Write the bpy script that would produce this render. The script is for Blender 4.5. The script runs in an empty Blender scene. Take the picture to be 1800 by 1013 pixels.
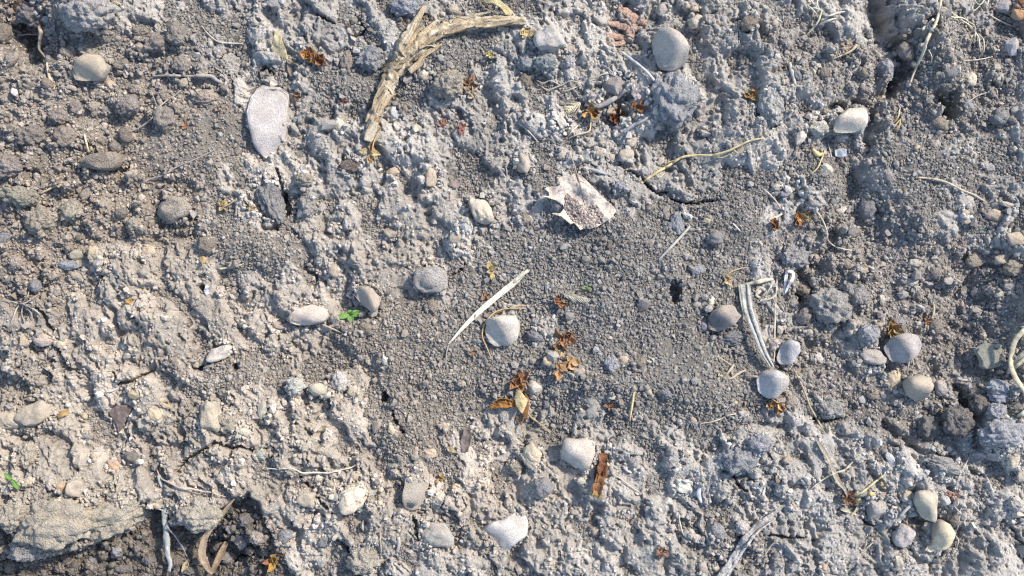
import bpy, math, random
import numpy as np
from mathutils import Vector, noise as mnoise

# ------------------------------------------------------------------ camera, world, sun
SC = bpy.context.scene
COL = SC.collection
S = 0.0005            # metres per photo pixel on the ground
HC = 2000.0           # camera height in photo pixels (1 m)
SUN_AZ, SUN_EL = 38.0, 40.0

cam_d = bpy.data.cameras.new('camera'); cam = bpy.data.objects.new('camera', cam_d); COL.objects.link(cam)
cam.location = (0, 0, HC * S); cam.rotation_euler = (0, 0, 0)
cam_d.sensor_width = 36.0; cam_d.lens = 36.0 * HC / 1800.0
cam_d.clip_start = 0.01; cam_d.clip_end = 100.0
SC.camera = cam

world = bpy.data.worlds.new('World'); SC.world = world; world.use_nodes = True
wn = world.node_tree; bg = wn.nodes['Background']
sky = wn.nodes.new('ShaderNodeTexSky'); sky.sky_type = 'NISHITA'; sky.sun_disc = False
sky.sun_elevation = math.radians(SUN_EL); sky.sun_rotation = math.radians(90 - SUN_AZ)
sky.air_density = 1.0; sky.dust_density = 1.0; sky.ozone_density = 1.0
wn.links.new(sky.outputs[0], bg.inputs[0]); bg.inputs[1].default_value = 0.14

sun_d = bpy.data.lights.new('sun', 'SUN'); sun_d.energy = 3.1; sun_d.angle = math.radians(4.0)
sun_d.color = (1.0, 0.89, 0.76)
sun = bpy.data.objects.new('sun', sun_d); COL.objects.link(sun)
ce, se = math.cos(math.radians(SUN_EL)), math.sin(math.radians(SUN_EL))
sdir = Vector((math.cos(math.radians(SUN_AZ)) * ce, math.sin(math.radians(SUN_AZ)) * ce, se))
sun.rotation_euler = sdir.to_track_quat('Z', 'Y').to_euler(); sun.location = sdir * 3

SC.view_settings.view_transform = 'Standard'; SC.view_settings.look = 'None'
SC.view_settings.gamma = 1.0; SC.view_settings.exposure = 1.02
SC.cycles.max_bounces = 5; SC.cycles.diffuse_bounces = 3; SC.cycles.use_denoising = True
SC.cycles.filter_width = 1.2

rng = random.Random(7)
nr = np.random.RandomState(11)

# ------------------------------------------------------------------ numpy noise
_perm = np.random.RandomState(3).permutation(256); _perm = np.concatenate([_perm, _perm, _perm]).astype(np.int32)
_ga = np.random.RandomState(4).rand(256) * 2 * np.pi; _gx, _gy = np.cos(_ga), np.sin(_ga)
_ru = np.random.RandomState(5).rand(256); _rv = np.random.RandomState(6).rand(256); _rw = np.random.RandomState(8).rand(256)
def _h(i, j, s): return _perm[_perm[(i + s * 57) & 255] + (j & 255)]
def perlin(x, y, s=0):
    xi = np.floor(x).astype(np.int32); yi = np.floor(y).astype(np.int32); xf = x - xi; yf = y - yi
    u = xf * xf * xf * (xf * (xf * 6 - 15) + 10); v = yf * yf * yf * (yf * (yf * 6 - 15) + 10)
    def g(a, b):
        k = _h(xi + a, yi + b, s); return _gx[k] * (xf - a) + _gy[k] * (yf - b)
    n0 = g(0, 0) * (1 - u) + g(1, 0) * u; n1 = g(0, 1) * (1 - u) + g(1, 1) * u
    return (n0 * (1 - v) + n1 * v) * 1.5
def fbm(x, y, s=0, o=4, gain=0.5):
    t = 0; a = 1.0; n = 0
    for k in range(o):
        t = t + a * perlin(x * 2.03 ** k + 17.3 * k, y * 2.03 ** k - 9.1 * k, s + k); n += a; a *= gain
    return t / n * 1.6
def domes(x, y, cell, s=0, lo=.32, hi=.62, keep=1.0):
    """height (in px) of a packing of half-round lumps; also a random value per lump"""
    X = x / cell; Y = y / cell; xi = np.floor(X).astype(np.int32); yi = np.floor(Y).astype(np.int32)
    best = np.zeros_like(X); rv = np.zeros_like(X)
    for a in (-1, 0, 1):
        for b in (-1, 0, 1):
            k = _h(xi + a, yi + b, s)
            r = lo + (hi - lo) * _rw[k]
            if keep < 1: r = np.where(_ru[_perm[k + 5]] < keep, r, 0.001)
            dx = X - (xi + a + .1 + .8 * _ru[k]); dy = Y - (yi + b + .1 + .8 * _rv[k])
            h = np.sqrt(np.maximum(0, 1 - (dx * dx + dy * dy) / (r * r))) * r
            m = h > best; best = np.where(m, h, best); rv = np.where(m, _rv[_perm[k + 9]], rv)
    return best * cell, rv
def sstep(a, b, x):
    t = np.clip((x - a) / (b - a), 0, 1); return t * t * (3 - 2 * t)
def blob(PX, PY, l):
    """sum of soft ellipses (px, py, rx, ry, angle, weight)"""
    t = np.zeros_like(PX)
    for cx, cy, rx, ry, an, w in l:
        c, s_ = math.cos(math.radians(an)), math.sin(math.radians(an)); dx = PX - cx; dy = -(PY - cy)
        u = (dx * c + dy * s_) / rx; v = (-dx * s_ + dy * c) / ry
        t += w * np.exp(-(u * u + v * v) * 0.9)
    return t
def linedist(PX, PY, pts):
    d = np.full(PX.shape, 1e9); al = np.zeros(PX.shape); n = len(pts) - 1
    for i in range(n):
        ax, ay = pts[i]; bx, by = pts[i + 1]; ux, uy = bx - ax, by - ay; L = ux * ux + uy * uy
        t = np.clip(((PX - ax) * ux + (PY - ay) * uy) / L, 0, 1)
        e = np.hypot(PX - ax - t * ux, PY - ay - t * uy); m = e < d
        d = np.where(m, e, d); al = np.where(m, (i + t) / n, al)
    return d, al
def polysd(PX, PY, P):
    """signed distance to a polygon, positive inside"""
    d, _ = linedist(PX, PY, P + [P[0]]); ins = np.zeros(PX.shape, bool)
    for i in range(len(P)):
        x1, y1 = P[i]; x2, y2 = P[(i + 1) % len(P)]
        if y1 == y2: continue
        c = ((y1 > PY) != (y2 > PY)) & (PX < (x2 - x1) * (PY - y1) / (y2 - y1) + x1); ins ^= c
    return np.where(ins, d, -d)

# ------------------------------------------------------------------ the ground: layout in photo pixels
GRAN = [(1300, 50, 150, 60, 20, -1.0), (1430, 150, 110, 90, 30, -.8), (680, 370, 130, 80, 10, -1.1), (760, 250, 120, 50, 0, -.5), (1000, 910, 200, 80, 0, -.5), (560, 80, 70, 50, 0, -.4), (170, 560, 170, 70, 10, -.9), (480, 810, 160, 80, 0, -.5), (1180, 170, 60, 50, 0, -.5), (1480, 880, 150, 80, 0, -.4), (1060, 440, 150, 80, 0, 1), (960, 480, 110, 70, 0, .9), (1180, 620, 140, 90, 20, 1), (1080, 580, 110, 80, 0, 1), (720, 620, 90, 90, 40, 1.1),
        (720, 740, 60, 80, 0, .9), (640, 590, 70, 40, 0, .9), (470, 440, 110, 50, 0, 1.0), (400, 660, 70, 40, 0, .9), (350, 250, 110, 70, 35, .9),
        (330, 60, 80, 50, 0, .6), (560, 170, 50, 60, 0, .6), (800, 90, 110, 40, 15, .9), (640, 170, 40, 80, 60, .8), (830, 640, 50, 80, 0, .8),
        (960, 320, 70, 50, 0, .7), (1290, 400, 90, 80, 0, .9), (1250, 700, 90, 60, 0, .8), (990, 660, 90, 60, 0, .7), (820, 800, 40, 50, 0, .6),
        (1560, 280, 60, 80, 60, .6), (1440, 300, 50, 80, 60, .6), (1700, 300, 120, 100, 0, .35), (690, 60, 60, 50, 0, .5), (820, 930, 30, 50, 0, .5), (700, 960, 35, 40, 0, .5), (1420, 620, 60, 60, 0, .5)]
CRUMB = [(120, 300, 180, 140, 0, 1.2), (120, 120, 150, 90, 0, 1), (20, 420, 110, 100, 0, 1), (260, 130, 110, 60, 0, .7), (300, 380, 80, 50, 0, .7), (1540, 150, 70, 140, 70, 1),
         (1470, 470, 80, 70, 0, 1), (1640, 520, 140, 100, 0, .8), (1700, 620, 120, 110, 0, 1.0), (200, 985, 240, 50, 0, 1.4), (430, 940, 50, 60, 0, 1), (1560, 730, 120, 50, -20, .8),
         (1640, 130, 90, 100, 0, .8), (1750, 180, 90, 90, 0, .5), (20, 30, 70, 60, 0, 1.2), (1500, 420, 90, 60, 0, .8), (1300, 980, 60, 50, 0, .8), (1390, 640, 60, 70, 0, .5), (1100, 175, 50, 30, 0, .5), (1420, 260, 40, 60, 70, .5), (1440, 660, 60, 60, 0, .6)]
WARM = [(100, 350, 330, 230, 0, .8), (250, 620, 360, 200, 0, .9), (150, 850, 300, 160, 0, 1.1), (620, 800, 230, 160, 0, .85), (700, 600, 160, 160, 0, .5), (960, 850, 160, 130, 0, .5),
        (700, 380, 130, 90, 0, .35), (400, 250, 150, 120, 0, .4), (1460, 620, 120, 90, 0, .3), (1330, 220, 90, 70, 0, .25), (870, 900, 120, 90, 0, .5)]
HIGH = [(140, 15, 60, 45, 0, 30), (690, 370, 150, 90, 10, 14), (740, 250, 120, 50, 0, 10), (560, 70, 90, 60, 0, 10), (1300, 45, 170, 60, 20, 30), (1430, 160, 120, 80, 30, 36),
        (160, 560, 160, 80, 20, 14), (110, 870, 150, 60, 0, 30), (470, 800, 170, 90, 0, 12), (740, 870, 140, 70, 0, 8), (1180, 170, 60, 60, 0, 16), (950, 90, 50, 60, 0, 12), (1500, 60, 40, 60, 0, 14),
        (1640, 60, 40, 90, 10, 40), (1540, 790, 150, 50, -20, 16), (1300, 815, 60, 50, 0, 14), (1790, 600, 60, 120, 0, 24), (1180, 470, 16, 70, 10, 9), (1500, 850, 100, 60, 0, 9), (1760, 750, 70, 60, 0, 26),
        (350, 1000, 30, 30, 0, -10), (1850, 500, 55, 130, 0, 75), (1700, 480, 60, 40, 0, -10), (1070, 470, 150, 100, 0, -8), (1200, 610, 130, 90, 0, -10), (720, 640, 110, 110, 0, -8), (1690, 590, 90, 130, -20, -34), (1600, 745, 90, 40, -20, -14), (1560, 100, 40, 120, 8, -18),
        (1500, 330, 35, 150, 25, -26), (1590, 330, 40, 120, 15, 12), (1340, 330, 60, 120, 20, 8), (20, 30, 60, 50, 0, -50), (80, 70, 60, 40, 0, -16), (1580, 20, 55, 40, 20, -16), (330, 250, 120, 80, 40, -8), (1100, 180, 60, 35, 0, -14), (500, 430, 100, 60, 0, -5),
        (1140, 100, 30, 60, 60, -8), (1280, 600, 60, 40, 0, -10), (1480, 600, 50, 30, 0, -10), (420, 1020, 60, 60, 0, -20), (1620, 920, 30, 26, 0, -16), (1355, 480, 60, 40, 0, -4), (1400, 520, 30, 60, 0, -8)]
PIT = [(-400, 1010), (20, 968), (60, 982), (112, 972), (178, 950), (215, 936), (246, 918), (256, 900), (250, 890), (285, 893), (300, 922), (332, 928), (372, 922), (385, 900), (404, 880), (440, 862), (462, 880), (470, 920), (505, 985), (520, 1060), (500, 1330), (-400, 1330)]
NOTCH = [(-60, 935), (-10, 925), (18, 932), (34, 948), (26, 962), (-5, 968), (-60, 975)]
TRENCH = [([(1538, -60), (1552, 40), (1562, 62), (1586, 84), (1592, 118), (1578, 140)], 15, 24), ([(1578, 140), (1562, 158), (1538, 180), (1530, 215), (1524, 262)], 10, 22), ([(1524, 262), (1500, 330), (1470, 400), (1440, 470), (1425, 520)], 12, 10),
          ([(1646, 165), (1672, 178), (1668, 200)], 12, 24), ([(1632, 60), (1628, 40)], 7, 16), ([(1350, 140), (1375, 118), (1400, 112)], 6, 12), ([(1440, 205), (1468, 190), (1505, 186), (1524, 190)], 5, 14),
          ([(1552, 745), (1585, 772), (1630, 798), (1668, 800)], 6, 16), ([(1690, 690), (1712, 740), (1716, 780)], 10, 22), ([(30, -60), (20, 40), (40, 90)], 26, 30), ([(1605, 915), (1625, 925)], 9, 16),
          ([(455, 380), (468, 400), (490, 402), (503, 380), (508, 345)], 4, 14), ([(540, 470), (555, 490), (570, 498)], 6, 12), ([(200, 545), (212, 580), (228, 590)], 7, 14), ([(1408, 452), (1416, 500), (1420, 560)], 8, 16), ([(205, 300), (222, 306)], 8, 8)]
HOLES = [(1184, 514, 11, 20, 34), (349, 645, 10, 8, 30), (415, 642, 7, 10, 28), (677, 699, 8, 9, 30), (358, 508, 10, 8, 20), (1255, 588, 9, 5, 14), (358, 506, 7, 6, 12), (1575, 128, 9, 12, 12), (1662, 178, 10, 8, 14), (1592, 130, 8, 10, 10), (265, 880, 5, 6, 8), (1672, 198, 8, 8, 10),
         (1428, 465, 10, 12, 8), (1108, 170, 10, 8, 10), (210, 590, 7, 8, 9), (1338, 748, 40, 8, 10)]
CRACKS = [([(70, 540), (82, 552), (88, 567), (97, 583)], 2.2), ([(92, 592), (98, 606), (106, 618)], 2.4), ([(112, 636), (122, 648), (135, 655)], 1.6), ([(196, 655), (206, 665), (204, 674), (236, 670), (262, 655), (272, 648)], 2),
          ([(315, 822), (330, 808), (352, 795), (370, 785), (382, 776), (398, 783), (415, 787), (425, 782), (445, 792)], 2.0), ([(528, 836), (540, 850), (556, 868), (566, 882), (578, 892)], 1.8), ([(592, 950), (610, 965), (620, 985), (628, 1015)], 2.4),
          ([(131, 905), (128, 920), (136, 935), (140, 950)], 2), ([(1130, 318), (1148, 336), (1158, 341), (1172, 338)], 1.3), ([(1180, 350), (1195, 356), (1220, 359), (1240, 354), (1258, 354)], 1.2), ([(625, 30), (636, 45), (642, 56), (632, 63), (615, 66)], 2),
          ([(1105, 300), (1125, 312), (1140, 330)], 1.4), ([(490, 300), (498, 330), (500, 352), (492, 380)], 2), ([(795, 484), (810, 476), (816, 466)], 1.6), ([(1425, 735), (1450, 740), (1478, 736)], 2), ([(1700, 820), (1708, 830), (1730, 838)], 1.8), ([(1520, 916), (1540, 928)], 1.8),
          ([(455, 130), (465, 118), (480, 130)], 1.6), ([(1195, 225), (1200, 205), (1212, 190)], 1.3), ([(1350, 940), (1380, 944), (1412, 944)], 1.6), ([(1782, 930), (1790, 950), (1812, 965)], 2), ([(1288, 830), (1294, 850), (1310, 862)], 1.6), ([(690, 720), (700, 745), (712, 760)], 2), ([(395, 1005), (410, 990), (440, 985)], 1.6), ([(560, 30), (590, 45)], 1.3), ([(245, 880), (262, 884)], 1.2), ([(735, 845), (752, 850), (756, 870)], 1.6), ([(725, 905), (732, 920), (735, 950)], 2.2)]

POWDER = [(350, 245, 120, 60, 35, .95), (300, 60, 70, 40, 0, .6), (1190, 640, 100, 60, 10, .7), (1560, 690, 70, 40, -30, .8), (940, 320, 60, 30, 0, .6), (700, 640, 70, 50, 30, .45), (1280, 420, 70, 60, 0, .5), (470, 430, 80, 40, 0, .4), (1590, 330, 30, 80, 15, .7)]
def powder(X, Y): return np.clip(blob(np.asarray(X) + 900, 506.5 - np.asarray(Y), POWDER) + .35 * fbm(np.asarray(X) / 60, np.asarray(Y) / 60, 171, 3), 0, 1)
def height(X, Y):
    """ground height (px) and layer weights for world positions given in px"""
    PX = X + 900; PY = 506.5 - Y
    wx = fbm(X / 38, Y / 38, 40, 3) * 9; wy = fbm(X / 38, Y / 38, 50, 3) * 9
    QX, QY = PX + wx, PY + wy
    far = sstep(150, 900, np.maximum(np.maximum(-PX, PX - 1800), np.maximum(-PY, PY - 1013)))
    base = blob(QX, QY, HIGH) + 16 * fbm(X / 420, Y / 420, 60, 3) + 11 * fbm(X / 130, Y / 130, 66, 3) + far * 120 * fbm(X / 3000, Y / 3000, 61, 3)
    gm = blob(QX, QY, GRAN); cm = blob(QX, QY, CRUMB)
    ndl = fbm(X / 210, Y / 210, 70, 3)
    gm = gm + .25 * ndl + far * .2; cm = cm + .35 * fbm(X / 190, Y / 190, 74, 3)
    # hard crust: lumps elongated down the picture, hollows and pits
    a = math.radians(-62); U = (X * math.cos(a) + Y * math.sin(a)) / 1.55; V = -X * math.sin(a) + Y * math.cos(a)
    n1 = fbm(U / 34 + wx / 40, V / 34 + wy / 40, 80, 5, .55)
    n0 = fbm(U / 90, V / 90, 86, 2)
    d1, _ = domes(X + wx * .8, Y + wy * .8, 36, 90, .25, .6)
    d2, _ = domes(X + wx * .4, Y - wy * .4, 15, 92, .2, .5, .7)
    d3, _ = domes(X, Y, 7, 94, .2, .45, .5)
    rid = 1 - np.abs(fbm(U / 24, V / 20, 96, 3)) * 2
    n2 = fbm(U / 52 + wx / 30, V / 46 + wy / 30, 83, 4, .5)
    isl = np.tanh(n2 * 3.2 + .35)
    bumpy = .5 + .5 * sstep(-.3, .4, fbm(X / 120, Y / 120, 88, 2))
    sm = 1 - .72 * sstep(-.12, .30, fbm(X / 95 + 7, Y / 95, 89, 3))
    crust = 9 * n0 + 11 * isl + 7 * n1 * bumpy * (.45 + .55 * sm) + .24 * d1 * bumpy * sm + .2 * d2 * bumpy * sm + .15 * d3 * sm + 1.2 * rid * sm - 6.5 * sm * np.abs(fbm(X / 13 + wx / 12, Y / 13 + wy / 12, 97, 3, .6)) + 1.5 * (.5 + .5 * sm) * fbm(X / 4.2, Y / 4.2, 98, 3, .7)
    pits = sstep(.3, .62, fbm(X / 15, Y / 15, 101, 2)) * sstep(-.2, .35, fbm(X / 80, Y / 80, 103, 2)); crust = crust - 7 * pits
    # loose granular fill lying in the hollows
    g1, r1 = domes(X, Y, 4.6, 110, .35, .6); g2, r2 = domes(X, Y, 9.5, 112, .25, .5, .55); g3, r3 = domes(X, Y, 17, 114, .2, .42, .28)
    g3 = g3 * (r3 > .72); g2 = g2 * (.45 + .3 * ndl)
    grain = np.maximum(np.maximum(g1 * .75, g2 * .8), g3 * .6) * (1 - .6 * powder(X, Y)) + 2.5 * fbm(X / 45, Y / 45, 116, 3)
    fill = -10 + 30 * np.clip(gm, 0, 1.1) + 5 * n0 * np.clip(gm, 0, 1)
    h1 = fill + grain
    k = sstep(-2.5, 2.5, h1 - crust); layer = np.maximum(h1, crust) * 1.0
    # crumbly clods
    xw, yw = X + wx * .9, Y + wy * .9
    c1, q1 = domes(xw, yw, 58, 120, .2, .5, .75); c2, q2 = domes(xw, yw, 27, 122, .25, .58, .85); c3, q3 = domes(X + wx * .2, Y, 12, 124, .3, .6); c4, q4 = domes(X, Y, 6.5, 126, .3, .6)
    rough = fbm(X / 15, Y / 15, 129, 4, .65)
    crumb = (.62 * c1 + .62 * c2) * (1 + .5 * rough) + .42 * c3 * (1 + rough) + .35 * c4 + 9 * fbm(X / 30, Y / 30, 128, 4, .6) + 3.5 * np.abs(rough) - 7
    dust = -5 + 12 * powder(X, Y) + 6 * fbm(X / 110, Y / 110, 127, 2) + .45 * g1 + .35 * g2; crumb = np.maximum(crumb, dust)
    ck = sstep(.30, .62, cm); h = base + layer * (1 - ck) + crumb * ck
    gk = k * (1 - ck)
    # trenches, pit, holes, cracks
    for pts, w, dep in TRENCH:
        x0, y0 = min(p[0] for p in pts) - 5 * w, min(p[1] for p in pts) - 5 * w
        d, al = linedist(QX, QY, pts); h = h - 1.35 * dep * np.exp(-(d / w) ** 2.6)
    sd = polysd(PX + wx * .5, PY + wy * .5, PIT); pk = sstep(-2, 6, sd)
    h = h - (29 * pk + 8 * sstep(0, 60, sd)) * (.25 + .75 * sstep(500, 360, PX))
    sd2 = polysd(PX + wx * .5, PY + wy * .5, NOTCH); h = h - 40 * sstep(-2, 6, sd2)
    hn = .35 * fbm(X / 9, Y / 9, 135, 3)
    for cx, cy, rx, ry, dep in HOLES:
        q = np.hypot((PX - cx) / rx, (PY - cy) / ry) + hn; h = h - dep * sstep(1.35, .45, q)
    jx = perlin(X / 5, Y / 5, 131) * 3; jy = perlin(X / 5, Y / 5, 133) * 3
    for pts, w in CRACKS:
        d, al = linedist(PX + jx, PY + jy, pts); ww = w * (.5 + 1.0 * np.sin(np.pi * np.clip(al, .06, .94)))
        h = h - 20 * sstep(ww + 1.8, ww * .4, d)
    # fissures the hand-placed ones do not cover
    cr = np.abs(fbm(X / 70 + wx / 60, Y / 70, 140, 2)); m = sstep(.25, .6, fbm(X / 160, Y / 160, 142, 2)) * (1 - gk) * (1 - ck)
    h = h - 9 * sstep(.026, .006, cr) * m
    out = sstep(0, 90, np.maximum(np.abs(X) - 1090, np.abs(Y) - 690)); h = h * (1 - out) + (base + 8 * fbm(X / 160, Y / 160, 181, 2) - 2) * out; gk = gk * (1 - out) + .35 * out
    return h, gk, ck, PX, PY, n1, pits

CX0, CX1, CY0, CY1, ST = -1110.0, 1110.0, -720.0, 720.0, 1.5
def axis(a, b):
    core = np.arange(a, b + 1e-6, ST); out = []; d = ST; t = core[-1]
    while t < 20000: d *= 1.13; t += d; out.append(t)
    e = np.array(out) - core[-1]
    return np.concatenate([core[0] - e[::-1], core, core[-1] + e]), len(e)
xs, ex = axis(CX0, CX1); ys, ey = axis(CY0, CY1)
GX, GY = np.meshgrid(xs, ys)
H, GK, CK, PXg, PYg, N1, PITS = height(GX, GY)
core = H[ey:len(ys) - ey, ex:len(xs) - ex]; coreG = GK[ey:len(ys) - ey, ex:len(xs) - ex]; coreC = CK[ey:len(ys) - ey, ex:len(xs) - ex]
def sample(A, x, y):
    fx = np.clip((np.asarray(x, float) - CX0) / ST, 0, A.shape[1] - 1.001); fy = np.clip((np.asarray(y, float) - CY0) / ST, 0, A.shape[0] - 1.001)
    i = fx.astype(int); j = fy.astype(int); u = fx - i; v = fy - j
    return (A[j, i] * (1 - u) + A[j, i + 1] * u) * (1 - v) + (A[j + 1, i] * (1 - u) + A[j + 1, i + 1] * u) * v
# a smoothed copy for seating objects
def box(A, r):
    P = np.pad(A, ((r, r), (r, r)), 'edge'); c = P.cumsum(0).cumsum(1); c = np.pad(c, ((1, 0), (1, 0)))
    n = 2 * r + 1; return (c[n:, n:] - c[:-n, n:] - c[n:, :-n] + c[:-n, :-n]) / (n * n)
soft = box(box(core, 4), 4)
def gz(x, y): return float(sample(soft, x, y))
def topz(x, y, r):
    a = np.arange(12) * np.pi / 6; return float(np.percentile(sample(core, np.concatenate([x + r * np.cos(a), x + .5 * r * np.cos(a), [x]]), np.concatenate([y + r * np.sin(a), y + .5 * r * np.sin(a), [y]])), 80))
def W(px, py, z=None):
    """world position (px units) that the photo shows at (px, py), on the ground or at height z"""
    x, y = px - 900.0, 506.5 - py
    if z is None:
        z = gz(x, y)
        for _ in range(2): z = gz(x * (HC - z) / HC, y * (HC - z) / HC)
    f = (HC - z) / HC
    return x * f, y * f, z

# ------------------------------------------------------------------ mesh helpers
def mesh_np(name, V, F, mat, smooth=True, col=None):
    """F: (n,3) or (n,4) array; V in px units"""
    me = bpy.data.meshes.new(name); V = np.ascontiguousarray(np.asarray(V, np.float32) * S); F = np.asarray(F, np.int32); k = F.shape[1]
    me.vertices.add(len(V)); me.vertices.foreach_set('co', V.ravel())
    me.loops.add(F.size); me.loops.foreach_set('vertex_index', F.ravel())
    me.polygons.add(len(F)); me.polygons.foreach_set('loop_start', np.arange(0, F.size, k, dtype=np.int32))
    me.polygons.foreach_set('use_smooth', np.full(len(F), smooth, bool))
    if col is not None:
        a = me.attributes.new('tint', 'FLOAT_COLOR', 'POINT'); c4 = np.ones((len(V), 4), np.float32); c4[:, :3] = col; a.data.foreach_set('color', c4.ravel())
    me.update(calc_edges=True); me.validate(); me.materials.append(mat)
    return me
def link(name, me, parent=None, loc=None, color=None):
    o = bpy.data.objects.new(name, me); COL.objects.link(o)
    if parent is not None: o.parent = parent
    if loc is not None: o.location = (loc[0] * S, loc[1] * S, loc[2] * S)
    if color is not None: o.color = (*color, 1)
    return o
def tag(o, label, cat, group=None, kind=None):
    o['label'] = label
    if cat: o['category'] = cat
    if group: o['group'] = group
    if kind: o['kind'] = kind
    return o

# ------------------------------------------------------------------ materials
def newmat(name):
    m = bpy.data.materials.new(name); m.use_nodes = True; nt = m.node_tree; b = nt.nodes['Principled BSDF']
    b.inputs['Roughness'].default_value = .92; b.inputs['Specular IOR Level'].default_value = .08
    return m, nt, b
def N(nt, t, **k):
    n = nt.nodes.new(t)
    for a, v in k.items(): setattr(n, a, v)
    return n
def noise(nt, scale, detail=4, rough=.6, vec=None):
    n = N(nt, 'ShaderNodeTexNoise'); n.inputs['Scale'].default_value = scale; n.inputs['Detail'].default_value = detail; n.inputs['Roughness'].default_value = rough
    if vec: nt.links.new(vec, n.inputs['Vector'])
    return n
def ramp(nt, src, stops):
    r = N(nt, 'ShaderNodeValToRGB'); e = r.color_ramp.elements
    while len(e) < len(stops): e.new(.5)
    for q, (p, c) in zip(e, stops): q.position = p; q.color = (c, c, c, 1) if not isinstance(c, tuple) else (*c, 1)
    nt.links.new(src, r.inputs[0]); return r
def mix(nt, mode, fac, a, b):
    m = N(nt, 'ShaderNodeMix', data_type='RGBA', blend_type=mode)
    if isinstance(fac, float): m.inputs[0].default_value = fac
    else: nt.links.new(fac, m.inputs[0])
    for s_, v in ((6, a), (7, b)):
        if isinstance(v, tuple): m.inputs[s_].default_value = (*v, 1)
        else: nt.links.new(v, m.inputs[s_])
    return m.outputs[2]
def bump(nt, b, src, dist, strength=1.0, prev=None):
    n = N(nt, 'ShaderNodeBump'); n.inputs['Distance'].default_value = dist; n.inputs['Strength'].default_value = strength; nt.links.new(src, n.inputs['Height'])
    if prev: nt.links.new(prev.outputs[0], n.inputs['Normal'])
    nt.links.new(n.outputs[0], b.inputs['Normal']); return n
def base_mat(name, source, scale=1.0, contrast=.35, speck=0.0, bump_px=.6, dust=None, rough=.92, stretch=None, dustamt=.75, fine=700, crumb=0.0, caked=0.0):
    """source: 'attr' (tint attribute) or 'obj' (object colour)"""
    m, nt, b = newmat(name); b.inputs['Roughness'].default_value = rough
    geo = N(nt, 'ShaderNodeNewGeometry'); tc = N(nt, 'ShaderNodeTexCoord'); vec = geo.outputs['Position'] if source == 'attr' else tc.outputs['Object']
    if source == 'attr': at = N(nt, 'ShaderNodeAttribute', attribute_name='tint'); colr = at.outputs['Color']
    else: at = N(nt, 'ShaderNodeObjectInfo'); colr = at.outputs['Color']
    if source == 'obj':
        ad = N(nt, 'ShaderNodeVectorMath', operation='ADD'); nt.links.new(vec, ad.inputs[0]); nt.links.new(at.outputs['Location'], ad.inputs[1]); vec = ad.outputs[0]
    if stretch:
        mp = N(nt, 'ShaderNodeMapping'); mp.inputs['Scale'].default_value = stretch; nt.links.new(vec, mp.inputs['Vector']); vec = mp.outputs[0]
    n1 = noise(nt, 70 * scale, 5, .65, vec); r1 = ramp(nt, n1.outputs[0], [(.3, 1 - contrast), (.7, 1 + contrast * .6)])
    c = mix(nt, 'MULTIPLY', 1.0, colr, r1.outputs[0])
    n2 = noise(nt, fine * scale, 4, .7, vec); r2 = ramp(nt, n2.outputs[0], [(.28, 1 - contrast * 1.1), (.72, 1 + contrast * .7)])
    c = mix(nt, 'MULTIPLY', 1.0, c, r2.outputs[0])
    if dust:
        n3 = noise(nt, 45 * scale, 4, .7, vec); r3 = ramp(nt, n3.outputs[0], [(.42, 0.0), (.62, dustamt)]); c = mix(nt, 'MIX', r3.outputs[0], c, dust)
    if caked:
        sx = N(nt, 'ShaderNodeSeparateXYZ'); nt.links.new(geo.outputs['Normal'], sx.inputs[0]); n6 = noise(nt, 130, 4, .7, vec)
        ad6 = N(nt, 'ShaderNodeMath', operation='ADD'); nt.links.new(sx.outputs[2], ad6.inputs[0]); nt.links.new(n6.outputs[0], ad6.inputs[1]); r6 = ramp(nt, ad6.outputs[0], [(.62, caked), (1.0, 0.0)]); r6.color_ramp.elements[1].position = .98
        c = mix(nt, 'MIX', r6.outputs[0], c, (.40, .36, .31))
    if speck:
        v = N(nt, 'ShaderNodeTexVoronoi'); v.inputs['Scale'].default_value = 420 * scale; nt.links.new(vec, v.inputs['Vector']); r4 = ramp(nt, v.outputs['Distance'], [(.06, 1.0), (.2, 0.0)])
        c = mix(nt, 'MULTIPLY', mixfac(nt, r4.outputs[0], speck), c, (.28, .26, .25))
    nt.links.new(c, b.inputs['Base Color'])
    b1 = bump(nt, b, n2.outputs[0], bump_px * S * 3)
    n5 = noise(nt, 1900 * scale, 2, .6, vec); b2 = bump(nt, b, n5.outputs[0], bump_px * S * 1.2, prev=b1)
    if crumb:
        v5 = N(nt, 'ShaderNodeTexVoronoi'); v5.inputs['Scale'].default_value = 520 * scale; nt.links.new(vec, v5.inputs['Vector']); r5 = ramp(nt, v5.outputs['Distance'], [(.0, 1.0), (.6, 0.0)])
        bump(nt, b, r5.outputs[0], crumb * S, prev=b2)
    return m
def mixfac(nt, src, k):
    q = N(nt, 'ShaderNodeMath', operation='MULTIPLY'); nt.links.new(src, q.inputs[0]); q.inputs[1].default_value = k; return q.outputs[0]

M_GROUND = base_mat('soil', 'attr', 1.0, .16, 0, 1.15, crumb=.45)
M_GRAIN = base_mat('soil_grain', 'attr', 1.0, .15, 0, .2)
M_STONE = base_mat('stone', 'obj', 1.0, .30, 0, .8, (.42, .37, .32), dustamt=.45, caked=.8)
M_STONED = base_mat('dusty_stone', 'obj', 1.0, .30, 0, .9, (.42, .36, .30), dustamt=.85, caked=1.0)
M_CLOD = base_mat('clod', 'obj', 1.0, .22, 0, 1.5, crumb=1.3)
M_STRAW = base_mat('straw', 'obj', 2.0, .3, 0, .25, rough=.7)
M_WOOD = base_mat('wood', 'attr', 1.0, .3, 0, .9, rough=.85)
M_LEAF = base_mat('dry_leaf', 'obj', 1.5, .34, 0, .6, rough=.75)
M_GREEN = base_mat('green_leaf', 'obj', 1.5, .15, 0, .2, rough=.55)

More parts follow.
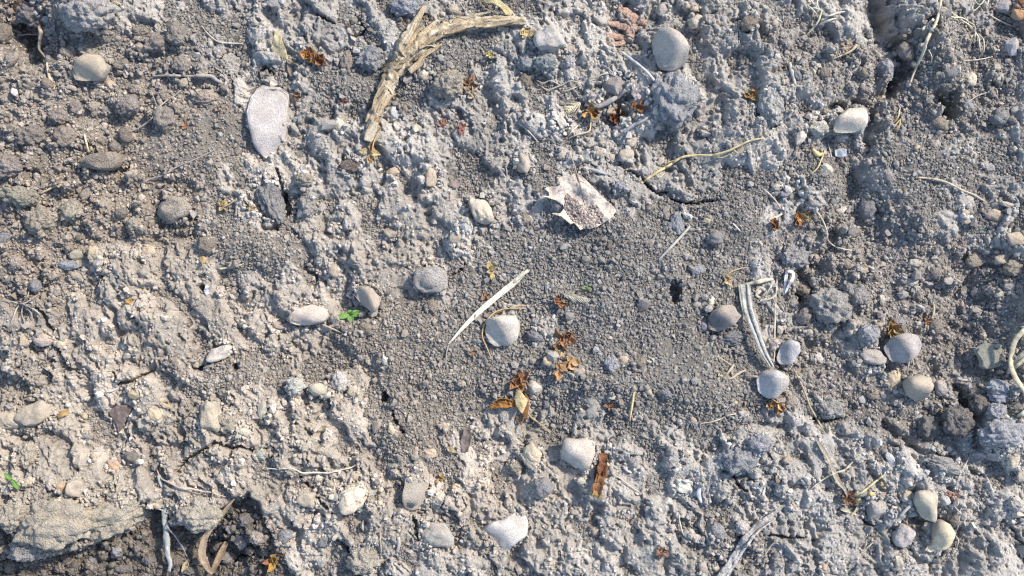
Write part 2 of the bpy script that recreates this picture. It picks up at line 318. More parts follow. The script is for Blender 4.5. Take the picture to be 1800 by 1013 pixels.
# ------------------------------------------------------------------ ground mesh
warm = np.clip(blob(PXg, PYg, WARM), 0, 1)[..., None]
nz = fbm(GX / 130, GY / 130, 150, 4)[..., None]; nf = fbm(GX / 9, GY / 9, 155, 3)[..., None]
crust_c = np.array([.475, .455, .42]) * (1 - warm) + np.array([.485, .435, .37]) * warm
gran_c = np.array([.236, .224, .206]) * (1 - warm) + np.array([.27, .243, .21]) * warm
crumb_c = np.array([.30, .28, .255]) * (1 - warm) + np.array([.31, .27, .225]) * warm
TL = sstep(420, 0, PXg)[..., None] * sstep(560, 200, PYg)[..., None]
crumb_c = crumb_c * (1 + .02 * TL)
g_, c_ = GK[..., None], CK[..., None]
tint = crust_c * (1 - g_) + gran_c * g_; tint = tint * (1 - c_) + crumb_c * c_
pk = sstep(-4, 10, polysd(PXg, PYg, PIT))[..., None]; tint = tint * (1 - pk) + np.array([.17, .15, .13]) * pk       # darker brown inside the broken pit
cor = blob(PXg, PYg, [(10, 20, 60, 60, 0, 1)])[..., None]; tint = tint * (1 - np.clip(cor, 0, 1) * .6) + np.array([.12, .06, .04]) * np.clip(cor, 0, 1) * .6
cor = blob(PXg, PYg, [(1795, 20, 50, 30, 0, 1)])[..., None]; tint = tint * (1 - np.clip(cor, 0, 1) * .6) + np.array([.22, .12, .06]) * np.clip(cor, 0, 1) * .6
tint = tint * (1 + .30 * nz + .14 * nf * (np.maximum(np.abs(GX) - 1090, np.abs(GY) - 690)[..., None] < 0) - .10 * PITS[..., None] * (1 - g_))
tint = np.clip(tint, .03, .7)
ny, nx = GX.shape
idx = np.arange(ny * nx, dtype=np.int32).reshape(ny, nx)
F = np.stack([idx[:-1, :-1], idx[:-1, 1:], idx[1:, 1:], idx[1:, :-1]], -1).reshape(-1, 4)
V = np.stack([GX, GY, H], -1).reshape(-1, 3)
g = link('ground', mesh_np('ground', V, F, M_GROUND, True, tint.reshape(-1, 3)))
tag(g, 'crusted grey soil with cracks, hollows and loose crumbs', 'ground', kind='structure')
gcol = (gran_c * (1 - c_) + crumb_c * c_) * (1 - pk) + np.array([.17, .15, .13]) * pk; gk2 = np.clip(g_ + c_ + .15, 0, 1); gcol = gcol * gk2 + tint * .92 * (1 - gk2)
gcore = gcol[ey:len(ys) - ey, ex:len(xs) - ex]
tcore = tint[ey:len(ys) - ey, ex:len(xs) - ex]
del V, F

# ------------------------------------------------------------------ loose grains: one mass
import bmesh
def ico(sub):
    bm = bmesh.new(); bmesh.ops.create_icosphere(bm, subdivisions=sub, radius=1.0)
    v = np.array([p.co[:] for p in bm.verts]); f = np.array([[q.index for q in p.verts] for p in bm.faces]); bm.free(); return v, f
IC = {k: ico(k) for k in (1, 2, 3, 4, 5)}
def grains(name, n, rmed, rsig, rmax, wfun, bright, seed):
    r_ = np.random.RandomState(seed)
    x = r_.uniform(CX0 + 10, CX1 - 10, n * 6); y = r_.uniform(CY0 + 10, CY1 - 10, n * 6)
    w = wfun(x, y); k = r_.rand(n * 6) < w; x, y = x[k][:n], y[k][:n]; m = len(x)
    r = np.minimum(rmed * np.exp(r_.randn(m) * rsig), rmax)
    z = sample(core, x, y) + r * .35
    v0, f0 = IC[1]; q = r_.randn(m, 4); q /= np.linalg.norm(q, axis=1)[:, None]; a, b, c, d = q.T
    R = np.stack([1 - 2 * (c * c + d * d), 2 * (b * c - d * a), 2 * (b * d + c * a), 2 * (b * c + d * a), 1 - 2 * (b * b + d * d), 2 * (c * d - b * a), 2 * (b * d - c * a), 2 * (c * d + b * a), 1 - 2 * (b * b + c * c)], 1).reshape(m, 3, 3)
    jit = 1 + .28 * r_.randn(m, 12, 1).clip(-1.5, 1.5); sc = (.7 + .6 * r_.rand(m, 1, 3))
    P = (v0[None] * jit * sc) @ R.transpose(0, 2, 1) * r[:, None, None]; P[:, :, 0] += x[:, None]; P[:, :, 1] += y[:, None]; P[:, :, 2] += z[:, None]
    Fx = (f0[None] + (np.arange(m) * 12)[:, None, None]).reshape(-1, 3)
    tc = np.stack([sample(gcore[..., i], x, y) for i in range(3)], 1); br = np.exp(r_.randn(m, 1) * .16) * bright
    hue = r_.rand(m, 1); tc = tc * br * (1 + (hue - .5) * np.array([.10, 0, -.12]))
    C = np.repeat(np.clip(tc, .03, .75), 12, 0)
    return link(name, mesh_np(name, P.reshape(-1, 3), Fx, M_GRAIN, False, C))
o = grains('soil_crumbs', 132000, 1.55, .38, 5.0, lambda x, y: np.clip(.07 + .78 * sample(coreG, x, y) + .4 * sample(coreC, x, y), 0, 1) * (1 - .72 * powder(x, y)), 1.08, 21)
tag(o, 'loose fine soil crumbs lying in the hollows and on the crust', 'soil crumbs', kind='stuff')
o = grains('coarse_crumbs', 4200, 3.7, .3, 8, lambda x, y: np.clip(.10 + .3 * sample(coreG, x, y) + .7 * sample(coreC, x, y), 0, 1), 1.0, 22)
tag(o, 'scattered coarse soil crumbs and grit, pea sized and smaller', 'grit', kind='stuff')

# ------------------------------------------------------------------ labels that place each thing by its neighbours
LM = [('broken branch', 735, 130), ('long pale slab stone', 470, 215), ('dead tan leaf', 1020, 355), ('white reed strip', 855, 540), ('green seedling', 617, 555), ('grey bark strip', 1325, 570),
      ('orange curled husk', 880, 708), ('pale oval stone', 620, 875), ('tan curled strap', 385, 945), ('grey root', 296, 910), ('rust brown husk roll', 1052, 832), ('squarish pale stone', 1015, 797), ('big faceted stone', 1180, 86), ('reddish crust', 1096, 45),
      ('black crevice', 1560, 60), ('long yellow stem', 1235, 280), ('pale block stone', 1492, 212), ('heart shaped stone', 1613, 683), ('bluish flake', 1477, 268), ('straw loops', 1786, 640), ('big cream stone', 1655, 945), ('split grey stick', 1322, 945), ('wispy root tangle', 40, 525),
      ('yellow leaf', 490, 80), ('warm grey stone', 160, 119), ('dark slate', 1745, 628), ('orange stone', 1788, 28), ('undercut clod', 175, 290), ('big tan stone', 60, 728), ('oval white pebble', 385, 622), ('angular white stone', 885, 940), ('triangular grey stone', 1358, 675), ('pitted dark rock', 1270, 560),
      ('twin rough clods', 1475, 530), ('tall oval stone', 845, 372), ('round grey stone', 965, 70), ('budded straw sprig', 1532, 850), ('narrow straw stalk', 1625, 80), ('bent stalk', 1685, 330), ('white root thread', 545, 828), ('broken tan slab', 120, 900), ('leaning grey twig', 335, 138), ('blunt rock', 1590, 610), ('half buried round stone', 372, 735), ('pale wedge stone', 540, 553), ('burrow hole', 1184, 516), ('grass seed head', 1005, 525)]
USED = {}
def size_word(r): return 'tiny' if r < 5.5 else 'small' if r < 9 else 'medium' if r < 15 else 'large' if r < 26 else 'very large'
def tone_word(c):
    l = sum(c) / 3; wm = c[0] - c[2]
    a = 'pale' if l > .42 else 'dark' if l < .22 else ''
    b = 'tan' if wm > .13 else 'buff' if wm > .07 else 'bluish grey' if wm < -.005 else 'grey'
    return (a + ' ' + b).strip()
def where(px, py, skip=()):
    L = sorted((math.hypot(px - x, py - y), n, x, y) for n, x, y in LM if n not in skip)
    L = [q for q in L if q[0] > 4]
    d, n, x, y = L[0]; dx, dy = px - x, py - y
    rel = ('above' if dy < 0 else 'below') if abs(dy) > .75 * abs(dx) else 'beside'
    if d > 110: rel = 'well ' + rel if rel != 'beside' else 'some way off from'
    elif d < 45: rel = 'just ' + rel if rel != 'beside' else 'close by'
    # a second landmark that lies on this thing's side of the first
    best = None
    for d2, n2, x2, y2 in L[1:9]:
        if (x2 - x) * dx + (y2 - y) * dy > 0: best = n2; break
    return f'{rel} the {n}', (f'towards the {best}' if best else None)
def auto_label(head, px, py, size=None, skip=()):
    w, t = where(px, py, skip)
    if t and len((head + ' ' + w + ' ' + t).split()) > 16: head = head.replace('very large', 'great')
    if t and len((head + ' ' + w + ' ' + t).split()) > 16: t = None
    cands = [f'{head} {w}' + (f', {t}' if t else '')]
    for ex in ('smooth', 'worn', 'chipped', 'dusty', 'rounded', 'lopsided', 'knobbly', 'low', 'half sunk'): cands.append(f'{ex} {cands[0]}')
    for c in cands[:1]:
        if c not in USED: USED[c] = (px, py); return c
    # same words already used: say which of them by a third landmark
    L = sorted((math.hypot(px - x, py - y), n) for n, x, y in LM)
    for _, n3 in L[1:12]:
        c = f'{head} {w}, across from the {n3}'
        if len(c.split()) <= 16 and n3 not in w and c not in USED: USED[c] = (px, py); return c
    c = cands[0]; k = 0
    while c in USED: k += 1; c = cands[k % 10] if k < 10 else cands[0] + f' lying {k}'
    USED[c] = (px, py); return c

# ------------------------------------------------------------------ stones and clods
CUTS = {1180: [(205, .5, .30), (285, .6, .6), (30, .9, .82)], 884: [(222, .5, .42), (60, 1.1, .85)], 1358: [(190, .5, .45), (300, .8, .7), (80, 1.1, .85)], 1386: [(185, .6, .4), (60, 1.0, .85)], 1490: [(265, .6, .5), (100, .7, .75), (20, .9, .85)],
        646: [(205, .7, .25), (20, .8, .7)], 1016: [(240, .7, .6), (20, .9, .8)], 886: [(228, .6, .35), (80, .9, .8)], 1655: [(205, .6, .4), (310, .8, .7)], 1627: [(215, .6, .4), (60, .9, .8)], 160: [(250, .6, .45), (100, .9, .8)], 1590: [(205, .6, .4), (60, 1.0, .85)], 540: [(250, .7, .55), (90, 1.0, .8)], 1613: [(250, .6, .45), (60, 1.1, .8)], 1272: [(230, .6, .4), (60, .8, .75)]}
def rock_mesh(name, L, Wd, h, kind, seed, mat, outline=None, sub=4, tag_key=None):
    """closed rock/clod about its own centre; L, Wd half sizes, h half height"""
    r_ = np.random.RandomState(seed); v, f = IC[sub]; D = v / np.linalg.norm(v, axis=1)[:, None]; m = max(L, Wd)
    if kind in ('angular', 'round', 'slab'):
        k, p = {'angular': (11, 16), 'round': (7, 8), 'slab': (12, 12)}[kind]
        n = r_.randn(k, 3); n /= np.linalg.norm(n, axis=1)[:, None]; n = np.vstack([n, -n * .999, np.eye(3), -np.eye(3)])
        c = np.concatenate([r_.uniform(.78, 1.05, 2 * k), np.ones(6)])
        s = np.maximum(0, D @ n.T / c); rad = (s ** p).sum(1) ** (-1.0 / p); rad /= np.percentile(rad, 90)
    else: rad = np.ones(len(D))
    o1, o2, o3 = r_.uniform(-50, 50, 3)
    def fb(P, sc, oc): return np.array([mnoise.fractal(Vector((a * sc + o1, b * sc + o2, c * sc + o3)), .9, 2.0, oc) for a, b, c in P])
    amp = {'round': (.15, .03), 'angular': (.08, .03), 'slab': (.06, .03), 'clod': (.26, .10)}[kind]
    rad = rad + amp[0] * fb(D, 1.5, 2) + amp[1] * fb(D, 5, 3)
    if kind == 'clod':
        vor = np.array([mnoise.voronoi(Vector((a * 2.6 + o1, b * 2.6 + o2, c * 2.6 + o3)))[0][0] for a, b, c in D]); rad = rad + .34 * (.45 - vor)
        if sub >= 4:
            vor = np.array([mnoise.voronoi(Vector((a * 7 + o1, b * 7 + o2, c * 7 + o3)))[0][0] for a, b, c in D]); rad = rad + .14 * (.45 - vor)
    if kind == 'clod' and sub >= 4: rad = rad + .05 * fb(D, 13, 2) * min(1.5, 22 / m)
    P = D * rad[:, None]
    if outline is not None:
        th = np.arctan2(D[:, 1], D[:, 0]); pa = np.array(outline, float); ang = np.arctan2(pa[:, 1], pa[:, 0]); rr = np.hypot(pa[:, 0], pa[:, 1]); o = np.argsort(ang); ang, rr = ang[o], rr[o]
        # straight edges between outline points
        A = np.concatenate([ang[-1:] - 2 * np.pi, ang, ang[:1] + 2 * np.pi]); Rr = np.concatenate([rr[-1:], rr, rr[:1]])
        j = np.clip(np.searchsorted(A, th) - 1, 0, len(A) - 2); a0, a1, r0, r1 = A[j], A[j + 1], Rr[j], Rr[j + 1]
        x0, y0, x1, y1 = r0 * np.cos(a0), r0 * np.sin(a0), r1 * np.cos(a1), r1 * np.sin(a1); cx, cy = np.cos(th), np.sin(th)
        den = cx * (y1 - y0) - cy * (x1 - x0); R = np.where(np.abs(den) > 1e-6, (x0 * (y1 - y0) - y0 * (x1 - x0)) / np.where(np.abs(den) < 1e-6, 1, den), r0)
        sp = np.hypot(D[:, 0], D[:, 1]); e = {'slab': .36, 'angular': .78, 'round': .8}.get(kind, .6)
        pr = sp ** e * (1 + (rad - 1) * .35)
        P = np.stack([cx * R * pr, cy * R * pr, np.sign(D[:, 2]) * np.abs(D[:, 2]) ** .8 * h * (1 + (rad - 1) * 1.6)], 1)
    else: P = P * np.array([L, Wd, h])
    B0 = (P[:, :2].min(0), P[:, :2].max(0))
    cuts = CUTS.get(tag_key) if outline is not None else None
    if kind in ('angular', 'slab') or cuts:
        hh = np.abs(P[:, 2]).max()
        for ci in range(len(cuts) if cuts else (6 if outline is not None else 9) if kind == 'angular' else 6):
            t = r_.uniform(0, 2 * np.pi) if not cuts else math.radians(cuts[ci][0]); e = max(.72, cuts[ci][1]) if cuts else r_.uniform(.35, 1.15) if kind == 'angular' and outline is None else r_.uniform(.75, 1.25) if kind == 'angular' else r_.uniform(1.1, 1.4)
            nn = np.array([math.cos(t) * math.cos(e), math.sin(t) * math.cos(e), math.sin(e)]); d = P @ nn; lim = d.max() * (cuts[ci][2] if cuts else r_.uniform(.66, .86) if outline is None else r_.uniform(.60, .86)); ex = np.maximum(0, d - lim); 
            if outline is None: P = P - ex[:, None] * nn * .97
            else: P[:, 2] = np.where(P[:, 2] > -.12 * hh, np.maximum(P[:, 2] - ex / nn[2], -.12 * hh), P[:, 2])
        Dn = np.array([mnoise.fractal(Vector((a * .12 + o1, b * .12 + o2, c * .12 + o3)), .9, 2.0, 4) for a, b, c in P]); P = P * (1 + .065 * Dn[:, None])
        if outline is not None:
            lo_, hi_ = P[:, :2].min(0), P[:, :2].max(0); P[:, :2] = B0[0] + (P[:, :2] - lo_) / (hi_ - lo_) * (B0[1] - B0[0])
    return mesh_np(name, P, f, mat, True)

STONE_G = 'stones and pebbles lying in the soil'; CLOD_G = 'clods of dry soil'
def put_rock(px, py, L, Wd, ang, h=None, kind='round', col=(.42, .40, .37), sink=.38, label=None, outline=None, tilt=(0, 0), sub=None, name=None, dusty=None, rise=0, seed=None):
    m = max(L, Wd); clod = kind == 'clod'
    if not clod: col = tuple(min(.72, v * k) for v, k in zip(col, (1.16, 1.09, .99) if outline is not None or m > 13 else (1.12, 1.05, .95)))
    else: col = tuple(v * 1.12 for v in col)
    if h is None: h = min(L, Wd) * (.78 if not clod else .85)
    if name is None: name = 'soil_clod' if clod else ('stone' if m > 13 else 'pebble')
    if sub is None: sub = 5 if m > 22 else 4 if m > 11 else 3
    if clod: sub = min(5, sub)
    r_ = rng.random()
    mat = M_CLOD if clod else (M_STONED if (dusty if dusty is not None else r_ < .55) else M_STONE)
    if outline is not None:
        outline = [(x - px, py - y) for x, y in outline]; L = Wd = 1; ang = 0
    me = rock_mesh(name, L, Wd, h, kind, seed if seed is not None else rng.randrange(10 ** 6), mat, outline, sub, int(px))
    if outline is not None and not clod: rise += 5 + (.2 * h if int(px) in CUTS else 0)
    x, y, z = W(px, py); z = z + h * (1 - 2 * sink) + rise + (.95 if m < 16 else .6) * max(0, topz(x, y, .7 * min(m, 30)) - z)
    f = (HC - z) / HC; x, y = (px - 900) * f, (506.5 - py) * f
    o = link(name, me, loc=(x, y, z), color=col); o.rotation_euler = (math.radians(tilt[0]), math.radians(tilt[1]), math.radians(ang))
    cat = 'clod' if clod else 'stone' if m > 13 else 'pebble'
    shape = {'round': 'rounded' if max(L, Wd) < 1.3 * min(L, Wd) else 'oval', 'angular': 'angular', 'slab': 'flat', 'clod': 'crumbly'}[kind]
    if label is None:
        mm = m if outline is None else max(abs(a) + abs(b) for a, b in outline) * .8
        label = auto_label(f'{size_word(mm)} {tone_word(col)} {shape} {cat}', px, py)
    tag(o, label, cat, CLOD_G if clod else STONE_G); OCC.append((px, py, max(L, Wd) if outline is None else 30))
    return o
OCC = []
TAN = (.50, .43, .32); PALE = (.52, .50, .46); WHITE = (.62, .60, .57); GREY = (.36, .37, .39); WARMG = (.42, .38, .33); DARK = (.21, .21, .225); BLUE = (.40, .43, .48); CREAM = (.60, .54, .42)
CL = (.30, .26, .215); CG = (.30, .295, .295); CP = (.40, .385, .36); CB = (.17, .13, .11)

# --- the stones that stand out, each with its own outline and words
put_rock(471, 215, 0, 0, 0, 22, 'slab', (.50, .50, .52), .3, 'long pale slab stone lying upright in the picture, bluish along its curved edge', [(441, 160), (456, 147), (480, 150), (499, 150), (509, 168), (507, 200), (506, 232), (497, 258), (484, 286), (466, 285), (448, 262), (436, 222), (433, 190)], dusty=False)
put_rock(1180, 88, 0, 0, 0, 52, 'angular', (.44, .435, .43), .38, 'big faceted grey stone under the reddish crust with one shaded flank', [(1143, 66), (1163, 48), (1187, 50), (1206, 66), (1214, 90), (1208, 113), (1183, 126), (1160, 124), (1149, 102)], dusty=False)
put_rock(1490, 212, 0, 0, 0, 22, 'angular', (.56, .55, .52), .42, 'pale block stone wedged under the crust edge with square corners', [(1464, 234), (1468, 207), (1492, 191), (1524, 190), (1526, 215), (1516, 230), (1492, 235)], dusty=False)
put_rock(540, 555, 0, 0, 0, 17, 'angular', (.56, .52, .49), .4, 'pale wedge stone with a pointed end, beside the green seedling', [(497, 563), (514, 546), (545, 534), (571, 540), (581, 553), (572, 567), (545, 573), (515, 574)], dusty=False)
put_rock(646, 526, 0, 0, 0, 22, 'angular', (.40, .37, .345), .4, 'angular two-faced stone leaning above the green seedling', [(619, 516), (632, 501), (655, 505), (670, 525), (664, 546), (655, 552), (636, 536)])
put_rock(884, 580, 0, 0, 0, 28, 'round', (.50, .495, .48), .38, 'grey stone with a speckled lit top inside a thin straw loop', [(848, 582), (855, 561), (880, 551), (908, 554), (917, 570), (911, 596), (896, 611), (868, 612), (852, 600)], dusty=False)
put_rock(1016, 798, 0, 0, 0, 20, 'angular', (.53, .51, .49), .42, 'squarish pale stone beside the rust brown husk roll', [(984, 806), (990, 770), (1030, 768), (1048, 776), (1046, 802), (1034, 828), (1010, 826)], dusty=False)
put_rock(621, 875, 31, 27, 20, 24, 'round', (.60, .56, .48), .36, 'large smooth pale oval stone with small dark chips', dusty=False)
put_rock(731, 862, 0, 0, 0, 18, 'slab', (.42, .41, .36), .45, 'flat greenish grey slab stone standing on edge near the burrowed bottom', [(712, 838), (730, 824), (747, 821), (758, 838), (753, 870), (737, 896), (713, 905), (705, 878)])
put_rock(886, 940, 0, 0, 0, 24, 'angular', (.55, .55, .56), .4, 'angular white stone with a jagged upper edge, broadest in its row', [(838, 932), (870, 916), (900, 898), (926, 894), (934, 922), (931, 942), (905, 957), (886, 980), (860, 986), (848, 962)], dusty=False)
put_rock(768, 940, 33, 24, 5, 17, 'round', (.36, .37, .37), .45, 'dull grey lumpy stone sunk between the slab and the angular white stone')
put_rock(1358, 675, 0, 0, 0, 27, 'round', (.46, .48, .52), .33, 'triangular grey stone at the foot of the grey bark strip', [(1327, 668), (1338, 651), (1365, 647), (1388, 662), (1383, 680), (1364, 702), (1350, 702), (1333, 690)], dusty=False)
put_rock(1386, 620, 0, 0, 0, 22, 'round', (.40, .43, .48), .35, 'bluish stone with a white patch, beside the grey bark strip', [(1363, 630), (1372, 606), (1390, 596), (1405, 602), (1407, 620), (1392, 640), (1372, 645)], dusty=False)
put_rock(1272, 560, 0, 0, 0, 28, 'angular', (.22, .22, .235), .4, 'pitted dark rock overhanging a small shadow, touching the grey bark strip', [(1244, 580), (1250, 550), (1268, 535), (1292, 536), (1302, 556), (1290, 572), (1262, 585)])
put_rock(1284, 594, 26, 13, 8, 10, 'clod', (.24, .24, .25), .4, 'dark crusted clod tucked beneath the pitted dark rock')
put_rock(1613, 683, 0, 0, 0, 27, 'round', (.44, .41, .36), .36, 'heart shaped stone with its point downwards in a row of four stones', [(1587, 672), (1596, 659), (1618, 657), (1636, 662), (1639, 676), (1628, 700), (1612, 710), (1594, 698)], dusty=True)
put_rock(1654, 683, 14, 18, 0, 15, 'round', (.33, .34, .37), .4, 'small rounded blue-grey stone touching the heart shaped stone')
put_rock(1572, 668, 21, 18, 30, 13, 'angular', (.52, .46, .36), .5, 'tan stone half buried between the blunt rock and the heart shaped stone')
put_rock(1590, 612, 0, 0, 0, 28, 'round', (.36, .36, .39), .4, 'blunt rock, largest of the row beside the orange frilled husk', [(1552, 612), (1566, 592), (1592, 584), (1614, 588), (1620, 606), (1612, 630), (1592, 640), (1566, 636)], dusty=False)
put_rock(1531, 626, 28, 15, -6, 15, 'round', (.43, .44, .47), .4, 'long rounded stone next to the blunt rock, pale along its top')
put_rock(1746, 628, 0, 0, 0, 14, 'slab', (.25, .27, .25), .45, 'dark slate with flat broken facets in the shaded hollow', [(1709, 616), (1728, 604), (1752, 606), (1769, 618), (1764, 640), (1742, 650), (1720, 650), (1720, 634)], dusty=False)
put_rock(1655, 945, 0, 0, 0, 30, 'angular', (.62, .57, .45), .35, 'big cream stone with a stained face next to the black gap', [(1622, 972), (1640, 950), (1640, 922), (1652, 911), (1668, 916), (1677, 935), (1668, 960), (1645, 972)], dusty=False)
put_rock(1627, 890, 0, 0, 0, 28, 'angular', (.50, .49, .42), .36, 'mottled stone balanced above the black gap and the big cream stone', [(1606, 884), (1611, 862), (1632, 859), (1648, 868), (1645, 900), (1645, 920), (1622, 914)], dusty=False)
put_rock(1588, 941, 21, 23, 0, 22, 'round', (.42, .42, .45), .38, 'round grey stone beside the black gap under the mottled stone', dusty=False)
put_rock(1541, 892, 20, 29, 15, 14, 'angular', (.32, .33, .335), .5, 'broad dull slab half sunk below the budded straw sprig')
put_rock(965, 71, 28, 25, 10, 26, 'round', (.42, .43, .45), .36, 'round grey stone beside the tip of the broken branch', dusty=False)
put_rock(1082, 150, 27, 19, -8, 18, 'angular', (.27, .265, .28), .45, 'dark angular rock with the grey twig leaning on it')
put_rock(160, 119, 0, 0, 0, 27, 'round', (.46, .42, .35), .38, 'warm grey stone with a cracked sunlit top, near the dark corner', [(127, 130), (133, 108), (158, 93), (178, 98), (193, 122), (180, 140), (150, 144), (130, 142)], dusty=True)
put_rock(846, 372, 31, 20, -72, 24, 'round', (.56, .52, .45), .33, 'tall oval stone standing smooth and pale above the crust', dusty=False)
put_rock(60, 728, 37, 24, 38, 22, 'round', (.46, .42, .34), .42, 'big tan stone with a sandy skin, sunk in the crust', dusty=True)
put_rock(15, 740, 24, 20, 20, 16, 'round', (.42, .39, .33), .45, 'broad dusty stone cut by the picture edge beside the big tan stone')
put_rock(372, 733, 22, 30, 8, 26, 'round', (.46, .43, .37), .42, 'half buried round stone with a smooth grey cheek', dusty=True)
put_rock(402, 742, 22, 19, -20, 13, 'clod', (.44, .39, .31), .45, 'tan lump of crust pressed against the half buried round stone')
put_rock(385, 622, 26, 16, 20, 16, 'round', (.54, .52, .50), .35, 'oval white pebble lying between two ant holes', dusty=False)
put_rock(935, 802, 26, 19, -48, 18, 'round', (.60, .54, .43), .38, 'cream oval stone pocked with dark dots, beside the squarish pale stone', dusty=False)
put_rock(133, 858, 19, 21, 0, 18, 'round', (.56, .50, .42), .4, 'round pinkish cream stone above the broken tan slab')
put_rock(559, 685, 20, 13, -8, 13, 'round', (.50, .47, .39), .36, 'smooth greenish tan oval pebble in the crust below the pale wedge stone', dusty=False)
put_rock(757, 491, 0, 0, 0, 22, 'clod', (.42, .40, .37), .42, 'big rounded lump of crust above the white reed strip', [(726, 500), (728, 475), (752, 468), (778, 470), (790, 486), (788, 505), (768, 517), (742, 515)])
put_rock(1790, 27, 15, 12, 0, 11, 'round', (.42, .22, .09), .4, 'orange stone, brightest of three in the corner', dusty=False)
put_rock(1766, 12, 22, 13, -10, 13, 'angular', (.30, .31, .36), .4, 'blue-grey split stone beside the orange stone', dusty=False)
put_rock(1797, 8, 13, 12, 0, 11, 'round', (.26, .12, .07), .4, 'dark red-brown stone above the orange stone', dusty=False)
put_rock(1779, 81, 16, 18, 20, 18, 'angular', (.42, .44, .49), .38, 'streaked bluish grey stone below the orange stone', dusty=False)
put_rock(986, 214, 17, 9, -68, 10, 'round', (.58, .57, .55), .35, 'long white oval pebble, steeply tilted, beside the grass seed tuft', dusty=False)
put_rock(921, 288, 21, 15, 72, 13, 'round', (.44, .42, .40), .45, 'upright oval grey stone above the dead tan leaf')
put_rock(1356, 188, 21, 31, 10, 20, 'clod', (.46, .45, .42), .45, 'tall pale lump of crust beside the orange husk')
put_rock(50, 800, 21, 23, 0, 18, 'clod', (.46, .41, .33), .45, 'tan lump of crust below the big tan stone')
# --- clods worth their own words
put_rock(176, 288, 0, 0, 0, 22, 'clod', (.33, .285, .24), .28, 'undercut clod with a dark gap beneath its lower edge', [(140, 290), (150, 275), (180, 268), (204, 266), (212, 285), (204, 300), (180, 300), (156, 296)], rise=6)
put_rock(306, 368, 0, 0, 0, 22, 'clod', (.37, .33, .28), .34, 'flat-topped clod standing alone on the loose crumbs', [(276, 380), (286, 356), (308, 345), (326, 348), (344, 370), (326, 384), (302, 393)])
put_rock(152, 15, 46, 38, -20, 34, 'clod', (.40, .385, .37), .3, 'very large rough grey clod at the top beside the dark corner')
put_rock(55, 25, 26, 22, 0, 20, 'clod', (.24, .22, .21), .4)
put_rock(1460, 538, 36, 30, -15, 30, 'clod', (.37, .355, .33), .36, 'larger of the twin rough clods, its lower side in shade')
put_rock(1502, 520, 26, 22, -20, 20, 'clod', (.33, .315, .295), .4, 'smaller of the twin rough clods')
put_rock(1184, 172, 38, 46, 10, 30, 'clod', (.34, .345, .355), .42, 'broad rough grey clod below the big faceted stone')
put_rock(720, 12, 30, 22, 0, 18, 'clod', (.35, .355, .37), .42)
put_rock(476, 350, 20, 44, 12, 18, 'clod', (.28, .27, .265), .35, 'long dark clod with a crack behind it, carrying one tan pebble')
put_rock(542, 362, 16, 20, 0, 16, 'clod', (.36, .34, .315), .38)
put_rock(617, 292, 21, 12, 8, 9, 'clod', (.20, .16, .14), .4, 'dark brown crumbly clod on pale crust under the orange star husk')
put_rock(1556, 122, 15, 19, 10, 18, 'clod', (.38, .375, .375), .35, 'knob of crust hanging over the black crevice')
put_rock(1397, 452, 25, 22, 0, 18, 'clod', (.36, .35, .34), .36, 'rough clod above the white curled ribbon')
put_rock(1656, 818, 30, 14, -20, 14, 'clod', (.37, .355, .34), .4)
put_rock(1300, 808, 30, 26, 20, 18, 'clod', (.31, .315, .325), .45)
put_rock(1457, 716, 25, 20, -20, 18, 'clod', (.36, .35, .33), .4)
put_rock(640, 985, 30, 24, 10, 16, 'clod', (.43, .39, .32), .42)
# broken slab overhanging the pit: one thing with its knobs
for (px, py, L, Wd, an, c, lab) in [(95, 920, 62, 40, 15, (.46, .41, .33), 'broken tan slab of crust overhanging the dark pit'), (190, 905, 62, 36, 20, (.47, .42, .335), 'cracked tan crust slab reaching over the pit with a pebble on top'), (30, 905, 34, 26, 30, (.46, .41, .33), 'rounded crust knob ending the broken tan slab'), (350, 905, 38, 30, 0, (.45, .41, .34), 'pale crust lump overhanging the pit beside the grey root'),
                           (48, 965, 30, 22, 10, (.34, .33, .32), 'greyish crust lump under the broken tan slab')]:
    put_rock(px, py, L, Wd, an, 24, 'clod', c, .42, lab, sub=5)

